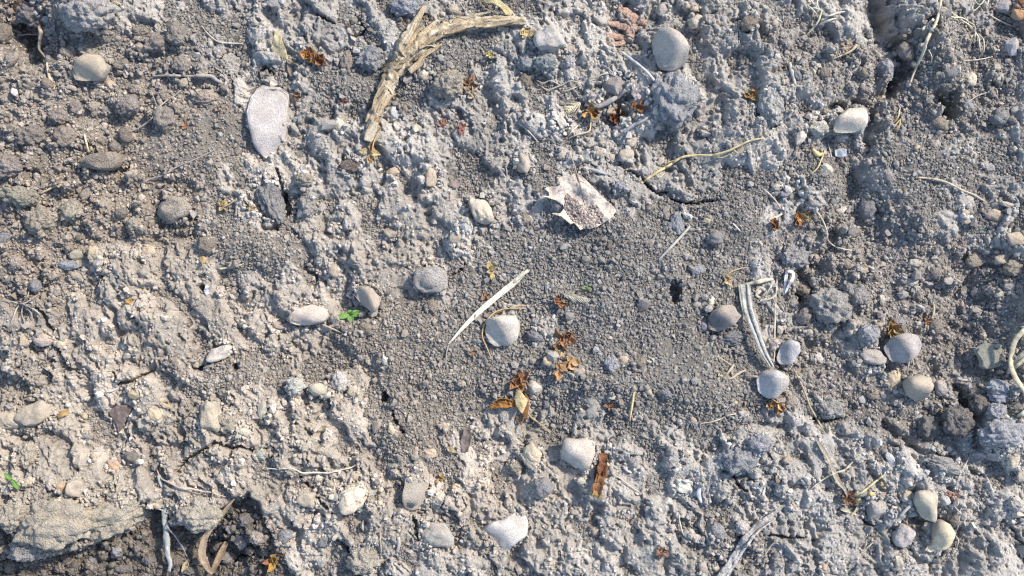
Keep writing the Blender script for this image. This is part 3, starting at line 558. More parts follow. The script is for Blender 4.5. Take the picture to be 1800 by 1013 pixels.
# --- smaller ones: px, py, half length, half width, angle, kind, colour
R, A, F_, C = 'round', 'angular', 'slab', 'clod'
SMALL = '''
192 148 14 9 -30 A W;127 155 11 6 -25 R W;47 167 7 9 0 R G;247 83 18 9 -35 A C;310 61 18 19 0 C c;277 74 22 18 20 C c;246 56 15 11 0 C c;322 146 13 9 10 R W;320 116 19 16 0 C c;215 115 17 12 0 C c;290 211 20 22 0 C c;312 190 14 11 0 C C;
226 186 20 17 0 C c;362 170 20 13 0 C C;112 240 22 18 0 C c;55 240 26 20 10 C c;132 190 12 13 0 C c;103 205 17 14 0 C c;240 158 14 9 0 C C;35 346 34 18 -10 C C;125 372 22 17 20 C C;72 388 26 26 0 C C;16 292 26 20 0 C c;236 395 16 13 0 C C;213 408 12 8 0 C C;
164 445 11 13 5 R T;137 448 15 12 20 R W;172 463 9 10 0 R G;185 470 7 12 -15 A W;119 466 20 9 -5 C G;138 485 14 10 0 R W;28 462 13 11 0 C C;82 478 5 4 0 R P;96 482 9 6 0 R T;260 441 13 9 10 R T;238 446 6 7 0 R P;115 422 8 7 0 A T;
495 361 10 6 -25 R T;690 302 13 9 20 R T;757 310 12 18 5 R T;745 346 11 11 0 R W;817 398 11 14 10 A B;800 418 13 11 -10 R W;868 372 7 8 0 R W;688 409 14 12 10 R W;590 401 7 9 0 R W;535 316 15 11 0 C C;585 475 13 14 0 R W;546 471 6 6 0 R W;605 295 6 6 0 R W;
798 16 11 11 0 R P;745 131 14 12 0 A P;770 120 6 7 0 R W;597 221 10 14 20 R P;692 198 12 16 20 A B;712 191 6 9 0 R D;609 111 11 19 0 C c;652 104 24 22 -25 C G;788 146 26 25 0 C C;484 6 18 10 0 R G;790 115 8 7 0 R G;
1007 88 12 9 -10 R P;1223 39 13 13 0 R P;1164 19 14 13 0 R G;1153 26 7 5 0 R T;1210 12 6 5 0 R T;1221 16 8 5 0 R T;1109 250 12 11 0 R P;1099 214 8 7 0 R I;1115 203 7 7 0 R T;1076 196 12 10 0 R W;1125 226 5 5 0 R P;1000 108 9 10 0 C G;925 110 17 15 0 C G;960 108 18 14 0 C G;
1101 273 15 12 0 R P;1075 277 7 9 10 R P;1160 284 9 10 0 R P;1053 269 9 10 -20 R W;990 272 10 9 0 R W;1016 280 6 6 0 R G;1090 328 12 10 0 C G;1206 388 6 8 0 A T;1243 388 8 7 0 R T;1254 371 5 5 0 A T;1117 358 4 4 0 R W;1125 443 5 5 0 R P;1146 430 6 9 0 R W;1208 450 5 5 0 R T;1154 477 4 4 0 R O;1225 475 11 9 0 C G;1190 395 12 22 0 C G;
1365 328 8 8 -30 A P;1452 298 12 14 10 A P;1402 271 6 5 0 R W;1480 369 13 7 8 A I;1432 358 12 8 0 R G;1380 341 12 8 10 C G;1749 360 9 8 0 R G;1771 360 14 6 -10 R P;1697 372 9 7 0 R T;1730 367 8 4 0 R T;1748 378 19 11 -15 R W;1640 255 8 7 0 R D;1647 440 8 7 20 R P;1608 463 14 9 -10 R P;1668 494 12 8 -10 R G;1602 495 17 7 8 R G;
1624 274 5 5 0 R P;1612 261 7 7 0 R T;1785 420 19 12 0 R W;1760 456 14 11 0 R W;1782 472 18 14 0 C C;1520 476 10 7 10 R W;1408 240 11 17 -25 A I;1440 225 17 12 0 C P;1461 205 8 8 0 A G;1430 207 10 7 0 A P;1528 285 7 6 0 R P;1520 262 12 6 0 A P;1362 42 8 7 0 R T;1473 46 5 5 0 R T;1438 116 8 6 0 R P;1500 116 6 4 0 R I;
1380 142 6 5 0 R T;1404 108 5 9 0 R P;1685 95 9 8 0 R G;1707 140 11 15 0 R P;1700 187 10 10 0 C G;1752 118 8 7 0 R W;42 599 13 13 0 A T;76 598 19 14 -10 R W;108 606 9 9 0 R T;92 620 11 7 25 R P;73 627 8 6 0 R P;14 646 15 11 0 A P;235 618 7 6 0 R T;222 627 7 6 0 R T;168 613 6 6 0 R P;
422 640 5 7 20 R G;235 694 16 13 -10 A T;147 731 10 8 0 A T;272 730 14 13 -20 R T;253 745 13 11 0 R P;396 693 9 6 -20 R W;406 705 5 5 0 R W;345 704 8 6 20 R W;303 736 5 5 0 R T;344 640 7 8 0 R W;490 573 13 9 -10 R W;518 680 16 17 0 C P;597 671 15 20 0 C P;461 721 10 18 -10 A P;477 707 8 7 0 R P;500 708 6 11 15 R P;592 702 8 7 0 R W;
507 608 7 4 0 R G;677 634 7 13 15 A I;814 672 6 9 0 A T;690 757 11 9 -25 R T;729 708 5 5 0 R W;620 690 10 9 -30 R W;974 603 5 8 0 R P;964 634 11 11 0 R T;927 637 6 8 0 R W;1019 654 12 9 20 R W;940 682 14 14 0 A I;1002 564 7 11 -20 R G;1098 633 11 9 0 A T;1075 640 12 14 0 C G;1042 674 9 6 -20 R P;1140 689 9 8 0 R T;1077 699 9 6 0 R P;
1172 692 12 9 -20 C G;975 688 6 5 0 A T;1250 529 8 14 -5 A I;1226 534 8 7 0 R P;1237 574 10 9 0 C G;1292 707 6 7 0 A T;1306 725 7 5 -20 R T;1218 738 9 8 0 R W;1358 605 11 11 0 R W;1378 576 8 6 0 R P;1381 592 5 5 0 R W;1424 584 9 7 0 A P;1550 525 7 8 0 R P;1495 581 8 9 0 R P;1505 568 9 7 0 R W;1550 557 8 7 0 R G;1548 571 10 6 0 R W;
1528 588 18 17 0 C G;1440 628 14 8 -35 R I;1722 713 18 19 0 C D;1756 682 22 14 -10 C G;1758 698 20 12 0 C B;1752 726 16 16 0 C G;1788 724 15 13 0 C D;1762 762 40 24 0 C G;1684 742 26 26 0 C D;1618 736 15 9 -20 R G;1632 752 20 22 0 C D;1697 555 8 6 0 R P;1755 517 10 7 0 R P;1775 505 14 8 0 R G;1715 545 9 7 0 R G;
165 802 9 6 0 A T;200 818 13 12 0 R O;107 857 9 9 0 R O;196 898 17 10 10 A P;180 935 5 4 0 R W;283 797 9 11 0 A P;275 815 6 5 0 R P;292 815 7 5 0 A I;358 985 10 9 0 A I;330 1003 14 8 0 C D;240 963 6 6 0 C D;262 985 10 8 0 C D;215 1000 16 7 0 C D;430 915 14 12 0 C D;450 945 13 12 0 C W;425 950 12 14 0 C W;
558 916 9 12 10 A I;583 913 8 6 0 R P;575 763 9 9 0 R P;525 800 5 5 0 R P;525 811 5 5 0 R P;540 877 20 19 0 R W;624 836 10 9 0 R W;757 796 12 9 0 R T;730 796 7 9 0 R T;783 776 6 8 0 R P;658 839 4 4 0 R P;662 838 4 4 0 R P;690 833 5 7 0 R I;905 820 14 13 0 C C;1022 846 9 9 0 R P;1029 836 5 5 0 R P;1067 789 5 7 0 R T;
1164 780 7 6 0 R T;1206 798 6 5 0 R T;1270 769 7 6 0 R P;1282 771 5 5 0 R P;1200 856 16 11 -15 R I;1048 933 11 11 0 A W;1152 904 5 4 0 R I;1150 896 4 4 0 R G;1273 916 6 6 0 R T;1336 781 20 18 0 C G;1305 927 13 12 0 C P;1208 940 7 10 20 R G;1216 935 8 5 -40 R P;1225 945 9 7 10 R P;1182 929 6 6 0 R G;1236 999 8 12 20 R G;1258 999 9 9 0 R P;
1595 873 9 10 0 R T;1660 876 10 15 15 R B;1780 813 13 12 0 R P;1795 835 10 13 0 R P;1566 810 7 17 20 F B;1368 845 5 10 20 A O;1384 808 6 6 0 R O;1395 890 6 7 0 R T;1372 860 5 5 0 R G;1448 999 8 8 0 A O;1580 990 10 15 10 R P;1790 905 15 8 15 A P;1785 885 12 11 0 C P;1420 845 6 9 20 R P;1570 792 6 5 0 R G;1555 870 9 7 0 R W;
1700 390 9 6 0 R W;870 390 8 6 0 R P;1003 625 6 6 0 R P;1030 610 5 5 0 R G;1112 618 5 4 0 R G;760 640 5 4 0 R G;742 676 5 5 0 R G;1283 880 8 7 0 R G;1330 850 9 7 0 A G;1100 905 8 7 0 R G;1010 900 10 8 0 R G;850 850 8 6 0 R T;800 855 7 6 0 R T;560 840 9 8 0 R P;460 800 11 9 0 C P;430 760 12 10 0 R P;500 760 10 8 0 R P
'''
PAL = {'W': (.42, .38, .33), 'G': (.35, .355, .37), 'T': (.52, .45, .33), 'P': (.52, .50, .45), 'I': (.62, .61, .57), 'B': (.46, .49, .54), 'D': (.23, .215, .20), 'O': (.52, .38, .26), 'C': (.37, .325, .27), 'c': (.30, .265, .235)}
for row in SMALL.replace('\n', '').split(';'):
    q = row.split()
    if len(q) < 7: continue
    px, py, L, Wd, an = map(float, q[:5]); kd = {'R': R, 'A': A, 'F': F_, 'C': C}[q[5]]; c = PAL[q[6]]; j = rng.uniform(.9, 1.1)
    put_rock(px, py, L, Wd, an, None, kd, tuple(min(.75, v * j * rng.uniform(.97, 1.03)) for v in c), rng.uniform(.28, .44) if kd != 'clod' else rng.uniform(.22, .36))

# --- random small pebbles and clods in the gaps
def free(px, py, r): return all(math.hypot(px - a, py - b) > r + c * .8 for a, b, c in OCC)
def scatter(n, kind, rmin, rmax, wfun, cols):
    k = 0; t = 0
    while k < n and t < 20000:
        t += 1; px, py = rng.uniform(-10, 1810), rng.uniform(-10, 1023); r = rmin + (rmax - rmin) * rng.random() ** 2.2
        if rng.random() > wfun(px, py) or not free(px, py, r): continue
        c = rng.choice(cols); j = rng.uniform(.85, 1.12)
        put_rock(px, py, r, r * rng.uniform(.6, .95), rng.uniform(0, 180), None, kind if kind != 'round' or rng.random() < .6 else 'angular', tuple(v * j for v in c), rng.uniform(.2, .4), sub=3 if kind == 'clod' else 2 if r < 6 else 3); k += 1
def wc(px, py): return float(sample(coreC, px - 900, 506.5 - py))
def wg(px, py): return float(sample(coreG, px - 900, 506.5 - py))
scatter(140, 'clod', 6, 19, lambda a, b: .08 + .9 * wc(a, b), [CL, CG, PAL['C'], PAL['c']])
scatter(22, 'clod', 6, 14, lambda a, b: float(b > 915 and a < 480), [(.24, .205, .17), (.30, .26, .21)])
scatter(26, 'round', 5, 10, lambda a, b: float(b > 440 and a < 560 or (b > 740 and a < 1000)), [(.52, .44, .31), (.50, .45, .36), (.56, .50, .40)])
scatter(30, 'round', 4, 9, lambda a, b: .5 + .3 * wg(a, b) - .3 * wc(a, b), [PAL['W'], PAL['P'], PAL['T'], PAL['G'], PAL['P']])

def bank():
    r_ = np.random.RandomState(31); X, Y, R_ = [], [], []
    for px, py, r in OCC:
        n = int(r * 7); x, y, _ = W(px, py); a = r_.uniform(0, 2 * np.pi, n); q = r * r_.uniform(.72, 1.18, n); X.append(x + np.cos(a) * q); Y.append(y + np.sin(a) * q * .85)
    X = np.concatenate(X); Y = np.concatenate(Y); m = len(X); k = (abs(X) < 1000) & (abs(Y) < 620); X, Y = X[k], Y[k]; m = len(X)
    rr = np.exp(r_.randn(m) * .4) * 1.9; z = sample(core, X, Y) + rr * r_.uniform(.2, 1.6, m); v0, f0 = IC[1]
    P = v0[None] * (1 + .28 * r_.randn(m, 12, 1).clip(-1.5, 1.5)) * rr[:, None, None] * (.7 + .6 * r_.rand(m, 1, 3)) + np.stack([X, Y, z], 1)[:, None]
    tc = np.stack([sample(gcore[..., i], X, Y) for i in range(3)], 1) * np.exp(r_.randn(m, 1) * .16)
    o = link('banked_crumbs', mesh_np('banked_crumbs', P.reshape(-1, 3), (f0[None] + (np.arange(m) * 12)[:, None, None]).reshape(-1, 3), M_GRAIN, False, np.repeat(np.clip(tc, .03, .7), 12, 0)))
    tag(o, 'fine soil crumbs banked against the feet of stones and clods', 'soil crumbs', kind='stuff')
bank()

# ------------------------------------------------------------------ tubes: stems, roots, sticks
def smooth_path(pts, step=3.0, jit=0.0, seed=0):
    """Catmull-Rom through px points, resampled"""
    P = [np.array(p, float) for p in pts]; P = [2 * P[0] - P[1]] + P + [2 * P[-1] - P[-2]]; out = []
    for i in range(1, len(P) - 2):
        n = max(2, int(np.linalg.norm(P[i + 1] - P[i]) / step))
        for k in range(n):
            t = k / n; out.append(.5 * (2 * P[i] + (P[i + 1] - P[i - 1]) * t + (2 * P[i - 1] - 5 * P[i] + 4 * P[i + 1] - P[i + 2]) * t * t + (-P[i - 1] + 3 * P[i] - 3 * P[i + 1] + P[i + 2]) * t ** 3))
    out.append(P[-2]); out = np.array(out)
    if jit: out[:, :2] += np.stack([perlin(np.arange(len(out)) / 5 + seed, np.full(len(out), .5), 7), perlin(np.arange(len(out)) / 5 + seed, np.full(len(out), 9.5), 9)], 1) * jit
    return out
def path3(pts, r, lift=0.0, jit=0.0, seed=0, step=3.0, ends=None):
    p = smooth_path([q[:2] for q in pts], step, jit, seed); x, y = p[:, 0] - 900, 506.5 - p[:, 1]
    z = sample(core, x, y); k = max(3, int(22 / step)); zz = np.array([z[max(0, i - k):i + k + 1].max() for i in range(len(z))]); zz = np.convolve(np.pad(zz, k, 'edge'), np.ones(2 * k + 1) / (2 * k + 1), 'valid')
    z = np.maximum(zz * .55 + z * .45, z) + r * .55 + lift * np.sin(np.linspace(0, np.pi, len(z))) 
    if ends is not None: z = z + np.interp(np.linspace(0, 1, len(z)), np.linspace(0, 1, len(ends)), ends)
    f = (HC - z) / HC; return np.stack([x * f, y * f, z], 1)
def tube_geo(P, rad, sides=7, flat=1.0, rough=0.0, seed=0, twist=0.0, ridges=0):
    P = np.asarray(P, float); n = len(P); rad = np.interp(np.linspace(0, 1, n), np.linspace(0, 1, len(rad)), rad) if len(rad) != n else np.asarray(rad)
    T = np.gradient(P, axis=0); T /= np.linalg.norm(T, axis=1)[:, None] + 1e-9; up = np.array([0, 0, 1.0]); B = np.cross(T, up); B /= np.linalg.norm(B, axis=1)[:, None] + 1e-9; U = np.cross(B, T)
    a = np.linspace(0, 2 * np.pi, sides, endpoint=False)[None] + (twist * np.linspace(0, 1, n))[:, None]
    rr = rad[:, None] * np.ones((1, sides))
    if ridges: rr = rr * (1 + .14 * np.sin(a * ridges + 1.3 * perlin(np.arange(n) / 9.0, np.full(n, .3), 5)[:, None] * 3))
    if rough: rr = rr * (1 + rough * fbm(np.arange(n)[:, None] / 6.0 + seed * 3.1 + np.zeros((1, sides)), a * 1.3 + seed, 11, 4, .6) * 2)
    V = P[:, None] + B[:, None] * (np.cos(a) * rr)[..., None] + U[:, None] * (np.sin(a) * rr * flat)[..., None]
    V = np.concatenate([V.reshape(-1, 3), P[:1], P[-1:]]); i = np.arange(n - 1)[:, None] * sides; j = np.arange(sides)[None]; j2 = (j + 1) % sides
    q1 = np.stack([i + j, i + j2, i + sides + j2], -1).reshape(-1, 3); q2 = np.stack([i + j, i + sides + j2, i + sides + j], -1).reshape(-1, 3)
    j = j[0]; j2 = j2[0]; e = (n - 1) * sides; c1 = np.stack([j2, j, np.full(sides, n * sides)], 1); c2 = np.stack([e + j, e + j2, np.full(sides, n * sides + 1)], 1)
    return V, np.concatenate([q1, q2, c1, c2])
def join(geos):
    Vs, Fs, o = [], [], 0
    for v, f in geos: Vs.append(v); Fs.append(f + o); o += len(v)
    return np.concatenate(Vs), np.concatenate(Fs)
def centred(name, V, F, mat, parent=None, color=None, origin=None, smooth=True, col=None):
    c = V.mean(0) if origin is None else np.array(origin, float)
    o = link(name, mesh_np(name, V - c, F, mat, smooth, col), parent, None if parent is not None else c, color)
    return o, c
def child(name, V, F, mat, parent, c, color, smooth=True, col=None):
    return link(name, mesh_np(name, V - np.array(c), F, mat, smooth, col), parent, None, color)
STRAW_C = (.52, .43, .27); ROOT_C = (.50, .45, .38); GREYW = (.42, .41, .39); WHITEW = (.66, .63, .55); BROWNS = (.36, .25, .14)
def stick(name, pts, r, col, label, cat, lift=1.0, flat=1.0, jit=0.0, rough=.12, group=None, side=(), seed=None, mat=None):
    seed = rng.randrange(999) if seed is None else seed
    rads = r if isinstance(r, (list, tuple)) else [r * .9, r, r, r * .7]
    geos = [tube_geo(path3(pts, max(rads), lift, jit, seed), rads, 7, flat, rough, seed)]
    V, F = join(geos); o, c = centred(name, V, F, mat or M_STRAW, color=col); tag(o, label, cat, group)
    for nm, sp, sr in side:
        v, f = tube_geo(path3(sp, max(sr), lift * .8, jit, seed + 5), sr, 6, flat, rough, seed + 3); child(nm, v, f, mat or M_STRAW, o, c, col)
    return o, c
ST_G = 'dry straw and stem pieces'; RT_G = 'thin dry roots'
stick('straw_stalk', [(1128, 322), (1152, 305), (1178, 290), (1198, 277), (1225, 273), (1250, 273), (1276, 267), (1300, 256), (1320, 247), (1342, 243)], [2.2, 2.4, 1.8, 2.0, 1.4], (.60, .50, .28), 'long yellow stem with frayed side wisps, lying on the grey crust', 'straw', 3, side=[('wisp', [(1165, 300), (1172, 287), (1183, 283), (1190, 281)], [1, .7]), ('wisp', [(1150, 302), (1158, 312), (1168, 305)], [1, .6]), ('wisp', [(1255, 275), (1270, 277), (1288, 268)], [1.1, .6]), ('wisp', [(1288, 262), (1299, 270), (1306, 262), (1302, 254)], [1.3, .7])])
stick('straw_stalk', [(1655, -8), (1650, 25), (1643, 45), (1630, 70), (1622, 95), (1610, 120), (1600, 146)], [2.6, 2.6, 3, 2.2, 1.4], (.56, .51, .38), 'narrow straw stalk with a bend, hanging past the black crevice', 'straw', 4, side=[('wisp', [(1632, 88), (1638, 100), (1636, 112)], [1, .6])])
stick('straw_piece', [(1622, 53), (1632, 43), (1641, 34)], [3, 3.2, 2.8], (.68, .65, .56), 'short chopped white straw piece lying next to the narrow straw stalk', 'straw', 1, flat=.6)
stick('straw_stalk', [(1445, 18), (1438, 38), (1427, 52), (1414, 66)], [1.6, 1.8, .8], (.58, .52, .36), 'slim straw leaning on the crust at the top beside a frayed tuft', 'straw', 3)
stick('straw_stalk', [(1612, 312), (1640, 315), (1664, 321), (1690, 334), (1712, 343), (1738, 359)], [1.8, 2.2, 2, 2], (.48, .43, .33), 'bent stalk curving down to a row of pebbles', 'straw', 3)
stick('dry_stick', [(1158, 457), (1176, 438), (1195, 418), (1213, 398)], [1.6, 2.6, 2.6, 2.4], (.42, .41, .38), 'straight grey-brown stick above the burrow hole', 'stick', 2)
stick('straw_piece', [(1116, 678), (1113, 700), (1110, 720), (1107, 741)], [1.8, 2, 1.9, 1], (.68, .56, .30), 'straight yellow straw standing alone on the loose crumbs', 'straw', 2)
stick('dry_stick', [(1192, 674), (1198, 688), (1205, 706)], [1.8, 1.5, .8], (.28, .26, .25), 'short dark twig near the straight yellow straw', 'stick', 1)
stick('dry_stick', [(1093, 92), (1112, 106), (1130, 120), (1142, 132), (1152, 144), (1160, 151)], [2, 2.6, 2.4, 2.6, 1.6], (.60, .60, .60), 'white peeled twig pointing at the foot of the big faceted stone', 'stick', 5)
stick('dry_stick', [(1100, 158), (1085, 170), (1068, 180), (1052, 187), (1034, 189)], [3, 4.5, 5, 4, 2.5], (.33, .31, .29), 'grey twig leaning on the dark angular rock', 'stick', 5)
stick('dry_stick', [(1096, 234), (1112, 221), (1128, 214), (1144, 203)], [2, 3, 2.6, 1.8], (.40, .40, .42), 'broken bluish twig above two white pebbles', 'stick', 2)
stick('straw_stalk', [(1038, 210), (1036, 230), (1018, 236), (1000, 243)], [1.4, 1.5, 1.5, .8], (.62, .54, .38), 'bent straw hooked under the bright orange husk', 'straw', 3)
stick('straw_stalk', [(1016, 221), (1006, 230), (998, 241)], [1.4, 1.2, .8], (.60, .52, .36), 'short straw crossing beside the long white oval pebble', 'straw', 3)
stick('straw_stalk', [(912, 217), (928, 230), (946, 250)], [1, 1.2, .7], (.60, .56, .46), 'thin pale straw resting on crust above the upright oval stone', 'straw', 2)
stick('straw_stalk', [(148, 236), (152, 252), (156, 269)], [1.8, 1.8, 1.4], (.64, .56, .36), 'short bright straw beside the undercut clod', 'straw', 4)
stick('straw_stalk', [(70, 341), (86, 333), (103, 325)], [1, 1.8, 1.2], (.62, .54, .36), 'short straw among crumbly clods below the undercut clod', 'straw', 2)
stick('straw_stalk', [(386, 473), (406, 470), (427, 465)], [1.6, 1.8, 1.2], (.64, .55, .36), 'short straw on the loose crumbs under the tan crust edge', 'straw', 2)
stick('root_thread', [(355, 46), (366, 60), (382, 73), (402, 76), (427, 77)], [1, 1.3, 1.6, 1], (.52, .48, .40), 'thin curved straw in the dust beside the yellow leaf', 'root', 2, group=RT_G)
stick('dry_stick', [(268, 134), (300, 133), (330, 134), (368, 134), (382, 142), (398, 151)], [2, 2.4, 2, 3.5, 2.4], (.34, .32, .30), 'leaning grey twig bent near its thick end', 'stick', 2)
stick('root_thread', [(320, 158), (300, 172), (281, 186), (272, 202), (258, 216), (235, 228), (205, 240)], [1.4, 1.2, 1.5, 1], (.40, .37, .33), 'wavering root thread running over a clod below the leaning grey twig', 'root', 3, jit=2, group=RT_G, side=[('rootlet', [(276, 190), (270, 172), (264, 158)], [.9, .6])])
stick('root_thread', [(378, 262), (350, 278), (315, 292), (285, 308), (250, 320)], [1, 1.4, 1.6, 1.3], (.36, .33, .30), 'long faint root line over the dust above the flat-topped clod', 'root', 1, jit=1, group=RT_G)
stick('root_thread', [(68, 40), (72, 62), (69, 85), (78, 102)], [3, 4, 2.5, 1.5], (.46, .38, .27), 'brown bark-like root hanging into the dark corner', 'root', 5, jit=2, group=RT_G)
stick('root_thread', [(82, 110), (85, 128), (90, 145), (96, 158)], [1.6, 2.6, 3.2, 2], (.58, .49, .34), 'short yellow root below the dark corner', 'root', 4, group=RT_G)
stick('root_thread', [(0, 68), (25, 63), (50, 62), (68, 60)], [1.3, 1.6, 1.2], (.40, .34, .28), 'pale root crossing level out of the dark corner', 'root', 4, jit=2, group=RT_G)
stick('straw_stalk', [(925, 543), (905, 542), (880, 545), (862, 556), (850, 575), (848, 592), (856, 612), (864, 632)], [.9, 1.3, 1.5, 1.3, 1.1], (.48, .36, .20), 'thin straw loop bent around the speckled grey stone', 'straw', 6, side=[('wisp', [(925, 537), (905, 539), (885, 546), (870, 552)], [.8, .8])])
stick('straw_stalk', [(565, 570), (584, 578), (604, 587)], [1.4, 1.6, .8], (.46, .40, .30), 'short straw poking from under the pale wedge stone', 'straw', 2)
stick('root_thread', [(466, 823), (490, 825), (512, 824), (528, 831), (548, 832), (575, 831), (600, 827), (628, 817)], [.9, 1.2, 1.5, 1.3, 1], (.66, .62, .50), 'white root thread wavering across the tan crust', 'root', 4, jit=1.5, group=RT_G)
stick('root_thread', [(274, 822), (286, 842), (302, 852), (318, 859), (345, 861), (370, 866), (396, 874)], [1, 1.8, 1.6, 1.3, .8], (.50, .42, .35), 'thin pinkish root crossing from the grey root to the tan curled strap', 'root', 5, jit=1.5, group=RT_G)
stick('grey_root', [(278, 835), (284, 862), (287, 892), (293, 925), (298, 955), (304, 985), (300, 1002)], [3, 4, 5, 4.5, 5.5, 4.5, 3], (.44, .45, .42), 'grey root, mottled and thick, hanging over the dark pit', 'root', 8, ends=None, rough=.22) if False else None
def grey_root():
    P = path3([(278, 835), (284, 862), (287, 892), (293, 925), (298, 955), (304, 985), (300, 1002)], 5, 0, 1.5, 3)
    P[:, 2] = np.linspace(P[0, 2] + 3, P[-1, 2] + 10, len(P)); V, F = tube_geo(P, [3, 4, 5.2, 4.6, 5.5, 4.5, 3], 10, .9, .22, 3, ridges=3)
    o, c = centred('grey_root', V, F, M_STRAW, color=(.42, .43, .40)); tag(o, 'grey root, mottled and thick, hanging over the dark pit', 'root', RT_G)
    P = path3([(296, 920), (310, 938), (322, 955), (333, 975)], 2, 0, 1); P[:, 2] += 14; v, f = tube_geo(P, [1.6, 1.4, .9], 6); child('rootlet', v, f, M_STRAW, o, c, (.33, .32, .33))
    P = path3([(284, 892), (290, 894), (300, 900)], 2, 0, 0); P[:, 2] += 16; v, f = tube_geo(P, [1.2, .9, .5], 6); child('rootlet', v, f, M_STRAW, o, c, (.42, .43, .40))
grey_root()
stick('straw_stalk', [(1255, 624), (1270, 632), (1286, 643)], [1.1, 1.4, 1], (.48, .40, .28), 'thin straw pointing at the crumpled dry plant bits', 'straw', 2)
stick('root_thread', [(1228, 745), (1250, 742), (1268, 736), (1280, 730), (1294, 728)], [1, 1.4, 1.3, 1.6], (.52, .47, .38), 'curved thin root below the crumpled dry plant bits', 'root', 3, group=RT_G)
stick('root_thread', [(1068, 833), (1085, 838), (1100, 849), (1115, 860), (1128, 868)], [1.3, 1.4, 1.2, .7], (.50, .47, .40), 'thin bent stem running out from the rust brown husk roll', 'root', 3, group=RT_G)
stick('straw_piece', [(1096, 822), (1103, 828), (1110, 831)], [2, 2.6, 1.6], (.62, .60, .56), 'small white chip of straw beside the rust brown husk roll', 'straw', 1)
stick('root_thread', [(1193, 903), (1195, 920), (1200, 936), (1208, 948), (1218, 957)], [1, 1.8, 1.8, 1.6], (.56, .52, .44), 'pale curved rootlet sweeping past three small pebbles', 'root', 3, group=RT_G)
stick('straw_piece', [(1416, 357), (1430, 367), (1440, 378), (1448, 392), (1454, 408), (1455, 422), (1467, 433), (1482, 438), (1497, 441)], [1.3, 1.5, 1.5, 1.2, 1.5, 1.1], (.54, .49, .40), 'long curved stem bending past the orange husks to dark crumbs', 'straw', 4)
stick('straw_piece', [(1455, 252), (1458, 262), (1462, 278)], [1.2, 1.5, .9], (.58, .55, .46), 'tiny straw touching the bluish flake', 'straw', 2)
stick('straw_piece', [(1450, 265), (1442, 285), (1435, 298), (1418, 311)], [1.4, 1.6, 1.3], (.58, .49, .27), 'yellow stalk rising to a torn yellow leaf scrap', 'straw', 3, side=[('leaf_scrap', [(1428, 262), (1438, 272), (1448, 270)], [3, 5, 2])])
stick('straw_piece', [(1343, 333), (1356, 345), (1366, 357), (1374, 370)], [1.4, 1.6, 1.2], (.50, .46, .38), 'slim straw reaching down to a cream pebble', 'straw', 3)
stick('straw_piece', [(1350, 386), (1362, 383), (1375, 376)], [1.6, 3, 1.6], (.54, .48, .40), 'flat straw chip above the small brown frilled husk', 'straw', 2, flat=.4)
stick('straw_piece', [(1288, 393), (1294, 399), (1301, 406)], [1.3, 1.6, 1], (.60, .57, .50), 'tiny pale straw in the loose crumbs below the long yellow stem', 'straw', 1)
stick('straw_piece', [(1035, 296), (1050, 301), (1066, 306)], [2.4, 3.4, 2], (.40, .41, .43), 'flat grey straw between the dead tan leaf and the pebbles', 'straw', 1, flat=.4)
stick('straw_piece', [(1388, 110), (1392, 128), (1398, 150)], [3, 3.8, 2.2], (.48, .45, .39), 'short rough stub of stem lying under the crust edge', 'stick', 1)
stick('straw_piece', [(1462, 105), (1478, 98), (1494, 91), (1506, 80)], [1, 1.6, 2.2, 3], (.50, .42, .28), 'frayed straw leaning toward the black crevice', 'straw', 3, side=[('wisp', [(1494, 92), (1500, 88), (1510, 74)], [1.4, .7])])
stick('straw_piece', [(1582, 908), (1592, 897), (1605, 885)], [2.6, 2.8, 2.2], (.52, .51, .44), 'short greenish straw between two grey stones', 'straw', 6)
stick('straw_piece', [(668, 934), (669, 952), (670, 971)], [1, 1.3, 1], (.42, .36, .28), 'thin upright brown straw beside a pale lump', 'straw', 1)
stick('straw_piece', [(700, 944), (701, 958), (698, 972)], [3, 3.4, 2.4], (.40, .38, .35), 'stubby grey straw below the flat greenish slab', 'straw', 1, flat=.5)
stick('straw_piece', [(693, 990), (702, 998), (710, 1008)], [2, 2.2, 1.4], (.42, .40, .36), 'grey stem scrap near the bottom of the picture below the slab', 'straw', 1)
stick('straw_piece', [(205, 683), (198, 687), (184, 690)], [.6, 1.8, .7], (.52, .54, .56), 'curved white splinter above the squat tan pebble', 'straw', 2)
stick('straw_piece', [(0, 487), (10, 492), (20, 498)], [2, 3.6, 1.5], (.56, .52, .46), 'pale papery splinter at the edge above the wispy root tangle', 'straw', 2, flat=.4)
stick('straw_piece', [(20, 492), (28, 497), (34, 500)], [1, 2.4, 1], (.50, .46, .40), 'smaller papery splinter beside the first', 'straw', 1, flat=.4)
stick('straw_piece', [(1706, 630), (1708, 640), (1709, 648)], [1.4, 1.6, 1], (.50, .48, .42), 'little upright straw beside the dark slate', 'straw', 2)
stick('straw_piece', [(1600, 625), (1597, 642), (1594, 658)], [1, 1.3, .8], (.44, .42, .38), 'fine straw standing between the blunt rock and the heart shaped stone', 'straw', 9)
stick('straw_piece', [(1682, 665), (1692, 668), (1706, 669)], [3, 2.2, 1.2], (.48, .46, .42), 'pale splinter on dark crumbs below the dark slate', 'straw', 2, flat=.5)
stick('straw_piece', [(1640, 532), (1642, 545), (1638, 560)], [1.2, 2, 1.2], (.46, .40, .30), 'brown straw half covered by soil above the orange frilled husk', 'straw', 1)
stick('straw_piece', [(1395, 648), (1405, 668), (1415, 690), (1424, 715), (1438, 740), (1450, 762)], [1, 1.4, 1.6, 1.6, 1], (.48, .42, .28), 'trailing straw descending from the bluish stone over a clod', 'straw', 4)
stick('straw_piece', [(1375, 960), (1360, 955), (1345, 975)], [1, 1.2, .8], (.44, .42, .36), 'faint grey straw at the foot of the pale crust', 'straw', 2)
